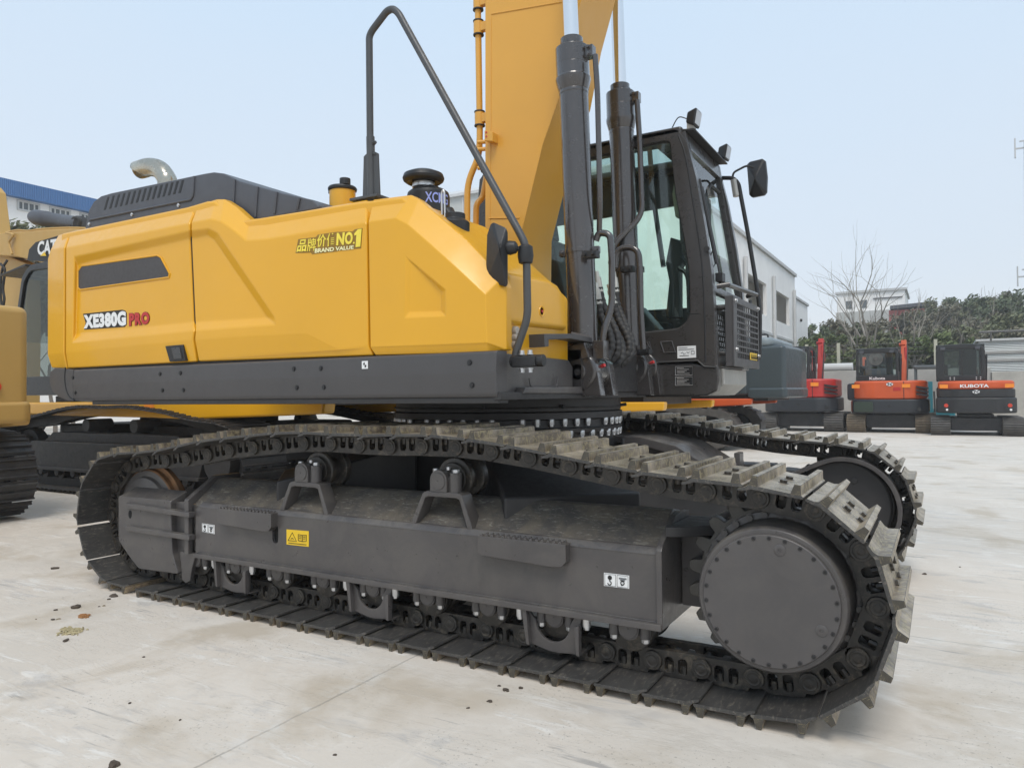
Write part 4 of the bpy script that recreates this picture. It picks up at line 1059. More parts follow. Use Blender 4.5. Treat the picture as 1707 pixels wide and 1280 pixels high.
# rain visor, lights
mb = MB(); a = rz-.02
mb.frustum([(3.18, CV0+.02, a), (3.30, CV0+.02, a-.015), (3.30, CV1-.02, a-.015), (3.18, CV1-.02, a)], [(3.18, CV0+.02, a+.015), (3.30, CV0+.02, a-.003), (3.30, CV1-.02, a-.003), (3.18, CV1-.02, a+.015)]); part(mb, 'rain_visor', DARK, roof, bevel=.003)
for (px, py, v) in ((1157, 198, 2.22), (1208, 255, 3.02)):
    c = ony(px, py, v); mb = MB(); dn = Vector((1, -.05, -.18)).normalized(); up = Vector((.18, 0, 1)).normalized(); sd = dn.cross(up)
    w, h_ = .062, .062
    lo = [c-dn*.045+sd*(w*.6*sx)+up*(h_*.6*sy) for sx, sy in ((-1, -1), (1, -1), (1, 1), (-1, 1))]; hi = [c+dn*.028+sd*(w*sx)+up*(h_*sy) for sx, sy in ((-1, -1), (1, -1), (1, 1), (-1, 1))]
    mb.frustum(lo, hi)
    wl = part(mb, 'work_light', BLK, roof, bevel=.012, seg=3)
    mb = MB(); hi2 = [c+dn*.029+sd*(w*.8*sx)+up*(h_*.75*sy) for sx, sy in ((-1, -1), (1, -1), (1, 1), (-1, 1))]; mb.frustum(hi2, [p+dn*.004 for p in hi2]); part(mb, 'lens', paint('lamp_lens', (.45, .46, .48), .15, .05, scale=30, grain=0) if 'lamp_lens' not in MATS else MATS['lamp_lens'], wl, bevel=.001)
    mb = MB(); mb.cyl(c-up*.06, Vector((c.x-.02, v, rz-.01)), .014, n=10); mb.box(c.x-.045, c.x+.005, v-.03, v+.03, rz-.01, rz+.035); part(mb, 'lamp_stalk', STEELW, wl, bevel=.002)
    mb = MB(); mb.tube(spline([c-dn*.05, c-dn*.12+up*.01, c-dn*.16-up*.08, Vector((c.x-.17, v-.02, rz))], 8), .004, 6); part(mb, 'lamp_cable', BLK, wl, bevel=0)
# wiper
mb = MB(); w_ = lambda v, z, o=.02: (fu(z)+o, v, z)
mb.tube([w_(2.32, 2.06), w_(2.36, 2.15), w_(2.28, 2.75)], .009, 8); mb.tube([w_(2.33, 2.20, .015), w_(2.25, 2.80, .015)], .012, 6); mb.box(fu(2.1), fu(2.1)+.05, 2.29, 2.37, 2.07, 2.13)
part(mb, 'wiper', BLK, cab, bevel=0)
mb = MB(); mb.tube(spline([ony(1189, 415, 2.2), ony(1180, 440, 2.2), ony(1184, 452, 2.2), ony(1192, 440, 2.25)], 6), .004, 6); mb.cyl(ony(1178, 415, CV0), ony(1178, 415, CV0-.02), .02, n=12); part(mb, 'washer_hose', BLK, cab, bevel=0)
# front grip bars and stone guard
mb = MB(); mb.tube([ony(1190, 478, 2.2)+Vector((.02, 0, 0)), (3.50, 2.22, 2.03), (3.52, 3.02, 2.05), (3.44, 3.08, 2.05)], .018, 10); part(mb, 'grip_bar', CABG, cab, bevel=0)
GU, G0, G1, Z0, Z1 = 3.535, 2.225, 3.03, 1.468, 1.955
mb = MB()
mb.prism([(G0, Z0), (G1, Z0), (G1, Z1), (G0, Z1)], 0, GU-.012, GU, [[(G0+.095, Z0+.06), (G1-.03, Z0+.06), (G1-.03, Z1-.045), (G0+.095, Z1-.045)]])
mb.box(GU-.06, GU-.0125, G0, G0+.014, Z0, Z1); mb.box(GU-.06, GU-.0125, G1-.014, G1, Z0, Z1)
gd = part(mb, 'stone_guard', SKIRT, cab, bevel=.003)
mb = MB()
nx, nz = 12, 9
for k in range(1, nx): v = G0+.095+(G1-G0-.125)*k/nx; mb.box(GU-.012, GU-.005, v-.006, v+.006, Z0+.055, Z1-.04)
for k in range(1, nz): z = Z0+.06+(Z1-Z0-.105)*k/nz; mb.box(GU-.005, GU-.001, G0+.09, G1-.025, z-.006, z+.006)
for k in range(1, 4): z = 0
part(mb, 'guard_grille', SKIRT, gd, bevel=0)
mb = MB()
for z in (1.56, 1.88): mb.cyl((3.41, G0+.03, z), (GU-.03, G0+.03, z), .020, n=12); mb.cyl((3.41, G1-.03, z), (GU-.03, G1-.03, z), .020, n=12)
part(mb, 'guard_standoff', CABG, gd, bevel=0)
mb = MB()
for v, z in ((G0+.05, Z1-.03), (G1-.03, Z1-.02), (G0+.06, Z0+.12), (G1-.03, Z0+.10)): mb = MB(); mb.bolt((GU, v, z), (1, 0, 0), .012, .014); part(mb, 'guard_bolt', STEEL, gd, bevel=0)
mb = MB(); y0, y1, z0, z1 = 2.70, 2.94, Z0+.062, Z0+.115
plate(mb, [(GU+.001, y0, z0), (GU+.001, y1, z0), (GU+.001, y1, z1), (GU+.001, y0, z1)], .002); ws = part(mb, 'guard_sticker', YELP, gd, bevel=0)
mb = MB()
for k in range(5): v = y0+.03+.043*k; mb.tube([(GU+.004, v, z0+.01), (GU+.004, v+.015, z1-.01), (GU+.004, v+.03, z0+.01), (GU+.004, v, z0+.01)], .003, 4)
part(mb, 'pictogram', BLACKP, ws, bevel=0)
# right grab tube and mirror
mb = MB(); tv = 3.14
mb.tube(fillet([ony(1203, 297, tv), ony(1222, 297, tv), ony(1231, 306, tv), ony(1247, 390, tv), ony(1261, 475, tv), ony(1267, 520, tv), ony(1266, 596, tv), ony(1258, 607, tv)], .12, 6), .017, 12); gt = part(mb, 'grab_tube', BLK, cab, bevel=0)
mb = MB(); mb.tube(fillet([ony(1221, 300, tv), ony(1222, 288, tv), ony(1245, 276, tv), ony(1256, 280, tv+.02)], .05), .009, 8); part(mb, 'mirror_arm', BLK, gt, bevel=0)
mb = MB(); c = ony(1223.5, 312, tv); mb.cyl(c+Vector((0, 0, .06)), c+Vector((.02, 0, -.08)), .028, n=14); part(mb, 'tube_joint', STEELW, gt, bevel=.004)
mb = MB()
mm = [(1245, 275), (1250, 270), (1271, 265), (1275, 268), (1278, 295), (1277, 320), (1273, 325), (1253, 329), (1249, 325)]
base = [ony(x, y, 3.22) for x, y in mm]; mb.frustum(base, [p+Vector((.005, .035, 0)) for p in base])
cc = ony(1258, 298, 3.14); f_ = [mb.v(p) for p in base]; cv = mb.v(cc)
for i in range(len(mm)): mb.f((f_[i-1], f_[i], cv))
part(mb, 'rear_view_mirror', BLK, gt, bevel=.004, ang=12)
# inner mirror seen through the screen
mb = MB(); c = Vector((3.24, 2.62, 2.62)); mb.box(c.x-.02, c.x+.02, c.y-.09, c.y+.09, c.z-.14, c.z+.14); mb.tube([c+Vector((0, 0, .12)), c+Vector((.02, .1, .26)), c+Vector((.02, .35, .26))], .01, 8); part(mb, 'inner_mirror', BLK, cab, bevel=.02)
# interior
mb = MB()
mb.box(1.56, 3.38, CV0+.08, CV1-.07, 1.50, 1.54)
mb.prism([(2.05, 1.72), (2.62, 1.78), (2.64, 1.88), (2.20, 1.90), (2.04, 2.55), (1.90, 2.60), (1.86, 2.5)], 1, 2.42, 2.88)
mb.prism([(1.84, 2.60), (1.94, 2.60), (1.90, 2.86), (1.80, 2.86)], 1, 2.52, 2.78); mb.box(2.1, 2.5, 2.5, 2.8, 1.54, 1.74)
seat = part(mb, 'operator_seat', RUB, cab, bevel=.03, seg=3)
mb = MB(); mb.prism([(2.05, 1.54), (2.95, 1.54), (3.0, 1.75), (2.85, 1.93), (2.10, 2.0)], 1, CV0+.09, 2.38); mb.prism([(2.1, 1.54), (2.9, 1.54), (2.85, 1.86), (2.1, 1.96)], 1, 2.90, 3.03)
mb.cyl((2.72, 2.28, 1.94), (2.74, 2.28, 2.14), .022, n=12)
part(mb, 'side_console', BLK, cab, bevel=.02)
mb = MB()
m1 = [(1120, 397), (1146, 405), (1147, 428), (1136, 450), (1136, 530), (1112, 530), (1118, 470), (1112, 440)]
mb.prism([uw(x, y, CV0+.2) for x, y in m1], 1, CV0+.16, CV0+.24); part(mb, 'monitor_post', BLK, cab, bevel=.01)
mb = MB(); mb.tube([ony(1083, 252, CV1-.08), ony(1089, 330, CV1-.08), ony(1106, 445, CV1-.08)], .022, 8); part(mb, 'door_post', CABG, cab, bevel=0)
mb = MB(); mb.prism([(1.60, rz-.08), (3.10, rz-.08), (3.10, 2.84), (1.6, 2.80)], 1, CV1-.09, CV1-.065); mb.prism([(1.6, 1.54), (3.3, 1.54), (3.3, 1.98), (1.6, 2.0)], 1, CV1-.09, CV1-.066); part(mb, 'door_lining', DARK, cab, bevel=0)
mb = MB(); c = ony(1138, 322, CV0+.12); mb.prism([(c.x-.05, c.z-.17), (c.x, c.z-.20), (c.x+.03, c.z-.1), (c.x+.0, c.z+.12), (c.x-.04, c.z+.16), (c.x-.07, c.z)], 1, CV0+.09, CV0+.14); part(mb, 'pillar_speaker', paint('olive_trim', (.22, .22, .16), .6), cab, bevel=.01)
# details on the lower cab wall
mb = MB()
rq = [ony(x, y, CV0) for x, y in ((1101, 570), (1120, 569), (1126, 587), (1107, 588))]
mb.tube([p+Vector((0, -.001, 0)) for p in rq+rq[:1]], .006, 6); rq = [ony(x, y, CV0) for x, y in ((1078, 570), (1082, 570), (1089, 588))]; mb.tube([p+Vector((0, -.001, 0)) for p in rq+rq[:1]], .005, 6)
part(mb, 'pressed_recess', SKIRT, cab, bevel=0)
st, q = sticker([(1129.5, 597.5), (1160.5, 596), (1160, 576), (1129, 577.5)], 'white_label', WHITE, CV0-.001, cab)
marks(q, [[(.06, .86), (.55, .87)], [(.06, .70), (.9, .72)], [(.2, .42), (.3, .5), (.35, .3), (.45, .4)], [(.12, .2), (.62, .2)], [(.5, .5), (.6, .42), (.66, .5)], [(.75, .55), (.92, .55), (.92, .3), (.75, .3), (.75, .55)]], BLACKP, st, 'print_line', .0016)
mb = MB(); mb.prism([(1.6, 1.268), (3.36, 1.268), (3.43, 1.30), (3.445, 1.37), (3.44, 1.478), (3.30, 1.485), (3.25, 1.497), (1.6, 1.497)], 1, CV0+.004, CV0+.10)
mb.prism([(1.6, 1.268), (3.30, 1.268), (3.34, 1.30), (3.34, 1.48), (1.6, 1.49)], 1, CV0+.10, CV1)
cbs = part(mb, 'cab_base', CABG, bevel=.012, seg=3)
mb = MB(); mb.prism([(3.30, 1.268), (3.365, 1.268), (3.455, 1.345), (3.455, 1.455), (3.30, 1.455)], 1, CV0+.11, CV1-.16)
part(mb, 'toe_plate', STEELW, cbs, bevel=.006)
for (y0, y1) in ((610.5, 626), (627.5, 643)):
    st, q = sticker([(1125.5, y1), (1155, y1-.3), (1155, y0-.3), (1125.5, y0)], 'data_plate', BLACKP, CV0+.002, cbs)
    marks(q, [[(.02, .04), (.98, .04), (.98, .96), (.02, .96), (.02, .04)]]+[[(.1, b), (.5+.4*((i*37) % 10)/10, b)] for i, b in enumerate((.82, .66, .5, .36, .22))], STEEL, st, 'engraving', .0016)
mb = MB(); mb.tube([ony(1073, 605.5, CV0-.002), ony(1163, 601, CV0-.002), ony(1174, 611, CV0-.002), ony(1193, 612.5, CV0-.002)], .008, 6); part(mb, 'cab_joint', BLACKP, cbs, bevel=0)
# ================================================================== yard
def ground_material():
    t = NT('yard_concrete'); v = t.coords(kind='Object')
    big = t.noise(v, .35, 6, .6, .4); mid = t.noise(v, 2.2, 8, .65, .8)
    c = t.mix(t.ramp(big, .38, .62), (.66, .59, .51), (.60, .545, .475))
    c = t.mix(t.math('MULTIPLY', t.ramp(t.noise(v, 1.3, 10, .72, 1.2), .50, .60), .55), c, (.70, .645, .575))
    # trowelled smears, in patches
    def smear(scale, sx, sy, ang, lo, hi, plo, phi, k, col, c):
        n = t.ramp(t.noise(t.coords((sx, sy, 1), rot=(0, 0, R_(ang))), scale, 10, .74, .9), lo, hi)
        m = t.ramp(t.noise(t.coords((1, 1.7, 1), rot=(0, 0, R_(ang))), 1.0+.3*scale/2, 4, .6, .3), plo, phi)
        return t.mix(t.math('MULTIPLY', t.math('MULTIPLY', n, m), k), c, col), n
    c, s1 = smear(2.0, .9, 3.6, -57, .50, .60, .50, .60, .60, (.44, .42, .40), c)
    c, s2 = smear(2.6, .9, 4.2, -50, .52, .60, .46, .58, .65, (.78, .75, .70), c)
    c, s3 = smear(2.2, .6, 9.0, -62, .57, .62, .52, .60, .62, (.26, .25, .24), c)
    c, s4 = smear(1.6, .5, 11., 35, .60, .64, .50, .60, .40, (.76, .73, .68), c)
    # warm stains and dark grit
    st = t.ramp(t.noise(v, 1.1, 5, .6, .3), .54, .66); c = t.mix(t.math('MULTIPLY', st, .6), c, (.45, .375, .28))
    gr = t.ramp(t.noise(v, 55, 3, .8), .60, .66); gr = t.math('MULTIPLY', gr, t.ramp(t.noise(v, 1.7, 4, .6), .46, .62))
    c = t.mix(t.math('MULTIPLY', gr, .7), c, (.18, .16, .13))
    # slab joints: every 6 m across, every 7 m along, with ragged edges
    sp = t.add('ShaderNodeSeparateXYZ'); tc = t.add('ShaderNodeTexCoord'); t.link(tc.outputs['Object'], sp.inputs[0])
    wob = t.ramp(t.noise(v, 3.0, 6, .7), 0, 1, -.016, .016)
    jm = None
    for ax, off, per in ((0, 2.486, 6.0), (1, 1.5, 7.0)):
        x = t.math('ADD', t.math('SUBTRACT', sp.outputs[ax], off-per*50), wob); x = t.math('MODULO', x, per)
        d = t.math('MINIMUM', x, t.math('SUBTRACT', per, x))
        line = t.ramp(d, .002, .008, 1, 0); edge = t.math('MULTIPLY', t.ramp(d, .01, .12, 1, 0), t.ramp(t.noise(v, 7, 7, .7), .48, .62))
        c = t.mix(t.math('MULTIPLY', edge, .5), c, (.68, .66, .62)); c = t.mix(t.math('MULTIPLY', line, t.ramp(t.noise(v, 9, 5, .7), .35, .6, .15, .6)), c, (.26, .24, .21)); jm = line if jm is None else t.math('MAXIMUM', jm, line)
    t.setv('Base Color', c); t.setv('Roughness', t.ramp(mid, .3, .7, .62, .85)); t.b.inputs['Specular IOR Level'].default_value = .3
    h = t.math('ADD', t.noise(v, 22, 8, .7), t.math('MULTIPLY', s2, .6)); h = t.math('SUBTRACT', h, t.math('MULTIPLY', jm, 1.5))
    t.bump(h, .35, .006); return t.m
mb = MB()
for i in range(-12, 12):
    for j in range(-12, 12): pass
mb.face([(-500, -500, 0), (500, -500, 0), (500, 500, 0), (-500, 500, 0)])
tag(mb.build('ground', ground_material()), kind='structure')
# loose clods and scraps on the concrete
CLOD = paint('mud_clod', (.085, .066, .050), .9, .3, scale=30, grain=.3); CLODP = paint('pale_clod', (.23, .19, .13), .9, .3, scale=30, grain=.3)
def clod(px, py, r, mat, label, grp=None, flat=.6):
    p = onz(px, py, 0); bm = bmesh.new(); bmesh.ops.create_icosphere(bm, subdivisions=2, radius=r); k = rnd.random()*90
    for v in bm.verts:
        n = math.sin(v.co.x/r*3.1+k)*.18+math.sin(v.co.y/r*4.3+k*2)*.16+math.sin(v.co.z/r*5+k*3)*.13
        v.co *= 1+n; v.co.x *= 1.25; v.co.z = max(v.co.z*flat, -r*.25)
    me = bpy.data.meshes.new('mud_clod'); bm.to_mesh(me); bm.free(); me.materials.append(mat)
    o = mobj('mud_clod', me); o.location = (p.x, p.y, r*.22); o.rotation_euler.z = rnd.random()*6
    return tag(o, label, 'mud clod', grp)
G_ = 'dry mud clods lying on the concrete'
S_ = 'small dark crumb of dry mud on the pale concrete'
clod(92, 948, .020, CLOD, 'dark mud clod lying alone on the concrete, farthest from the tracks to the left')
clod(127, 1013, .024, CLOD, 'largest dark clod just behind the tan dirt patch on the concrete')
clod(110, 1068, .015, CLOD, 'small round clod on the concrete in front of the tan dirt patch')
clod(190, 994, .022, CLOD, 'dark clod close to the idler end of the near track')
clod(190, 1275, .020, CLOD, 'dark clod at the very bottom edge of the picture on the concrete')
for x, y, r in ((93, 1017, .010), (97, 1032, .009), (88, 1033, .010), (181, 999, .010), (173, 1010, .008), (165, 1011, .006), (216, 1172, .006), (558, 1258, .006), (843, 1150, .011), (832, 1143, .007), (868, 1147, .009), (816, 1169, .010), (846, 1152, .006), (1541, 957, .013), (1600, 945, .006), (780, 1180, .006), (60, 1032, .005), (240, 1095, .006), (300, 1200, .005)):
    clod(x, y, r, CLOD if rnd.random() < .7 else CLODP, S_, G_)
def dirt_patch(px, py, rx, n, mat, label):
    p = onz(px, py, 0); mb = MB()
    for k in range(n):
        a, q_ = rnd.random()*6.28, abs(rnd.gauss(0, .5)); x, y = p.x+math.cos(a)*rx*q_*1.3, p.y+math.sin(a)*rx*q_*.8
        s = rnd.uniform(.003, .010); ang = rnd.random()*3
        d = Vector((math.cos(ang), math.sin(ang), rnd.uniform(-.1, .3)))*s*rnd.uniform(1, 3.5); e_ = Vector((-math.sin(ang), math.cos(ang), 0))*s*.5
        c = Vector((x, y, .002)); mb.frustum([c-d-e_, c+d-e_, c+d+e_, c-d+e_], [c-d*.5+Vector((0, 0, s)), c+d*.5-e_*.3+Vector((0, 0, s)), c+d*.5+e_*.4+Vector((0, 0, s)), c-d*.5+e_*.5+Vector((0, 0, s))])
    tag(mb.build('dirt_crumbs', mat, smooth=10), kind='stuff')
dirt_patch(118, 1052, .070, 110, CLAY, ''); dirt_patch(138, 1028, .04, 26, paint('rust_crumb', (.30, .14, .05), .9, .2, scale=30), '')
pass
dirt_patch(1196, 1142, .0, 0, CLAY, '') if False else None

# ================================================================== other machines
CATY = paint('tan_yellow_paint', (.50, .305, .085), .5, .06, scale=1, grain=.03)
CATK = paint('far_track_black', (.020, .020, .022), .5, .25, scale=3, dust=.15, grain=.1)
def make_shoe3():
    mb = MB(); mb.prism([(-.01, .062), (.226, .058), (.226, .070), (-.01, .074)], 1, -.3, .3)
    for x in (.01, .10, .19): mb.prism([(x, .07), (x+.006, .098), (x+.018, .098), (x+.026, .07)], 1, -.3, .3)
    return mb.mesh('track_shoe', CATK, bevel=.003, seg=1)
SHOE3 = make_shoe3()
def lpart(mb, name, mat, parent, **k):
    k.setdefault('bevel', .01); return mb.build(name, mat, parent, **k)
def big_excavator(label, loc, rz, s, body, skirt_m, tail=3.6, shoes=True, cw_z=(1.02, 2.3), extra=None, group='crawler excavators parked behind', cabin=True, stail=None, cwb=.16):
    t = empty('parked_excavator', (loc[0], loc[1], 0), rz, s); tag(t, label, 'excavator', group)
    for sy in (-1, 1):
        y = sy*1.3
        if shoes:
            for i, (px, pz) in enumerate(pins):
                qx, qz = pins[(i+1) % len(pins)]; d = Vector((qx-px, 0, qz-pz)).normalized(); n = Vector((d.z, 0, -d.x)); w = n.cross(d)
                o = mobj('track_shoe', SHOE3, t, True); o.matrix_basis = Matrix(((d.x, w.x, n.x, px-2.13), (d.y, w.y, n.y, y), (d.z, w.z, n.z, pz), (0, 0, 0, 1)))
            mb = MB()
            lo = [(px-2.13, pz) for px, pz in pins]
            for dz in (-.07, .07):
                ring_o = []
                for i, (px, pz) in enumerate(pins):
                    qx, qz = pins[(i+1) % len(pins)]; d = Vector((qx-px, qz-pz)).normalized(); n = Vector((d.y, -d.x))
                    ring_o.append((Vector((px-2.13, pz))+n*.058, Vector((px-2.13, pz))-n*.045))
                m = len(ring_o)
                A = [mb.v((a.x, y+dz-.03, a.y)) for a, b in ring_o]; B = [mb.v((b.x, y+dz-.03, b.y)) for a, b in ring_o]
                A2 = [mb.v((a.x, y+dz+.03, a.y)) for a, b in ring_o]; B2 = [mb.v((b.x, y+dz+.03, b.y)) for a, b in ring_o]
                for i in range(m):
                    mb.f((A[i-1], A[i], B[i], B[i-1])); mb.f((A2[i-1], A2[i], B2[i], B2[i-1])); mb.f((A[i-1], A[i], A2[i], A2[i-1])); mb.f((B[i-1], B[i], B2[i], B2[i-1]))
            lpart(mb, 'track_chain', CATK, t, bevel=0)
        else:
            mb = MB(); poly = []
            path = [(px-2.13, pz) for px, pz in pins]
            for i in range(len(path)):
                a, b = Vector(path[i]), Vector(path[(i+1) % len(path)]); d = (b-a).normalized(); n = Vector((d.y, -d.x))
                for f_, h in ((0, .06), (.25, .065), (.3, .105), (.55, .105), (.6, .065), (.98, .06)): p = a+(b-a)*f_+n*h; poly.append((p.x, p.y))
            inner = [(p[0]*.93, SPZ+(p[1]-SPZ)*.80) for p in path]
            mb.prism(poly, 1, y-.3, y+.3, [inner]); lpart(mb, 'track', TREADG, t, bevel=0)
        mb = MB(); mb.prism([(-1.75, .30), (1.75, .30), (1.85, .55), (1.70, .64), (-1.70, .64), (-1.85, .55)], 1, y-.20, y+.20); mb.prism([(-1.5, .64), (1.5, .64), (1.3, .76), (-1.3, .76)], 1, y-.14, y+.14); mb.box(-1.78, 1.78, y-.23, y+.23, .27, .31)
        fr_ = lpart(mb, 'track_frame', CATK, t)
        for x in [-1.5+.375*k for k in range(9)]:
            mb = MB(); mb.cyl((x, y-.13, .25), (x, y+.13, .25), .09, n=18); mb.cyl((x, y-.19, .25), (x, y+.19, .25), .05, n=12); lpart(mb, 'track_roller', CATK, fr_, bevel=0)
        for x in (-2.05, 2.04):
            mb = MB(); mb.cyl((x, y-.07, SPZ), (x, y+.07, SPZ), .31, n=36); mb.cyl((x, y-.2, SPZ), (x, y+.2, SPZ), .22, n=30); lpart(mb, 'track_wheel', CATK, t)
        for x in (-.5, .5):
            mb = MB(); mb.cyl((x, y-.16, .86), (x, y+.16, .86), .08, n=18); mb.box(x-.06, x+.06, y-.2, y-.1, .7, .86); lpart(mb, 'carrier_roller', CATK, fr_, bevel=0)
    mb = MB(); mb.prism(rrect(-.7, -.7, .7, .7, .2), 2, .45, .95); mb.box(-1.5, -.55, -1.25, 1.25, .35, .86); mb.box(.55, 1.5, -1.25, 1.25, .35, .86); lpart(mb, 'car_body', CATK, t, bevel=.03)
    mb = MB(); mb.cyl((0, 0, .95), (0, 0, 1.08), .72, n=48); lpart(mb, 'slewing_ring', CATK, t)
    mb = MB(); mb.box(-tail+.4, 1.5, -1.30, 1.30, 1.10, 1.235); lpart(mb, 'revolving_frame', CATK, t)
    for sy in (-1, 1):
        mb = MB(); a_, b_ = sorted((sy*1.30, sy*1.48)); mb.prism([(-(stail or tail)+.02, 1.02), (-(stail or tail), 1.155), (2.15, 1.155), (2.15, .985), (-.9, .965), (-1.6, .95)], 1, a_, b_)
        lpart(mb, 'side_skirt', skirt_m, t, bevel=.03, seg=3)
    mb = MB(); mb.prism(roundpoly([(-tail+.85, -1.47), (-tail+.06, -1.47), (-tail, -1.40), (-tail-.10, 0), (-tail, 1.40), (-tail+.06, 1.47), (-tail+.85, 1.47)], .10, 6), 2, cw_z[0], cw_z[1])
    cw = lpart(mb, 'counterweight', body, t, bevel=cwb, seg=6)
    mb = MB(); mb.prism(roundpoly([(-tail+.80, -1.50), (-tail+.04, -1.50), (-tail-.025, -1.42), (-tail-.125, 0), (-tail-.025, 1.42), (-tail+.04, 1.50), (-tail+.80, 1.50)], .10, 6), 2, cw_z[0]-.06, cw_z[0]+.17); lpart(mb, 'counterweight_lip', body, cw, bevel=.05, seg=4)
    mb = MB(); mb.prism([(-tail+.8, 1.23), (1.2, 1.23), (1.2, 1.75), (.3, 1.9), (.2, 2.25), (-tail+.8, 2.3)], 1, -1.46, .3); mb.prism([(-tail+.8, 1.23), (.55, 1.23), (.55, 1.8), (.2, 2.1), (-tail+.8, 2.25)], 1, .3, 1.46); lpart(mb, 'engine_house', body, t, bevel=.06, seg=3)
    if cabin:
        c0, c1 = .62, 2.32
        mb = MB(); P = roundpoly([(c0, 1.25), (c0, 2.95), (c0+.1, 3.05), (c1-.45, 3.03), (c1-.25, 2.9), (c1, 2.0), (c1-.05, 1.25)], .08); H = roundpoly([(c0+.10, 1.75), (c0+.10, 2.93), (c1-.46, 2.95), (c1-.30, 2.82), (c1-.075, 2.0), (c1-.10, 1.50), (c0+.7, 1.50)], .06)
        for y0, y1 in ((.52, .58), (1.38, 1.44)): mb.prism(P, 1, y0, y1, [H])
        mb.prism([(c0, 2.97), (c0+.1, 3.05), (c1-.45, 3.03), (c1-.28, 2.92), (c1-.45, 2.97)], 1, .58, 1.38); mb.box(c0, c1-.05, .58, 1.38, 1.25, 1.32); mb.box(c0, c0+.06, .58, 1.38, 1.32, 1.8)
        cb_ = lpart(mb, 'cab', CABK, t, bevel=.015)
        mb = MB(); mb.prism(H, 1, 1.41, 1.415); lpart(mb, 'side_window', GLASSD, cb_, bevel=0)
        mb = MB(); mb.prism(H, 1, .545, .55); lpart(mb, 'side_window', GLASSD, cb_, bevel=0)
        mb = MB(); mb.face([(c1-.26, .58, 2.9), (c1-.02, .58, 2.0), (c1-.02, 1.38, 2.0), (c1-.26, 1.38, 2.9)]); lpart(mb, 'windscreen', GLASSD, cb_, bevel=0)
        mb = MB(); mb.frustum([(c1-.38, .48, 3.02), (c1+.22, .44, 2.93), (c1+.22, 1.50, 2.93), (c1-.38, 1.46, 3.02)], [(c1-.38, .48, 3.05), (c1+.22, .44, 2.95), (c1+.22, 1.50, 2.95), (c1-.38, 1.46, 3.05)]); lpart(mb, 'sun_visor', CABK, cb_, bevel=.005)
        mb = MB(); mb.prism([(c0+.35, 1.6), (c0+1.0, 1.65), (c0+1.0, 1.78), (c0+.5, 1.8), (c0+.34, 2.62), (c0+.2, 2.62)], 1, .75, 1.2); lpart(mb, 'operator_seat', paint('seat_olive', (.16, .15, .06), .7) if 'seat_olive' not in MATS else MATS['seat_olive'], cb_, bevel=.04)
    if extra: extra(t)
    return t
CABK = paint('cab_black_paint', (.017, .0175, .018), .35, .1, scale=2, grain=.02)
TREADG = paint('far_track_tread', (.085, .078, .070), .55, .3, scale=6, grain=.1)
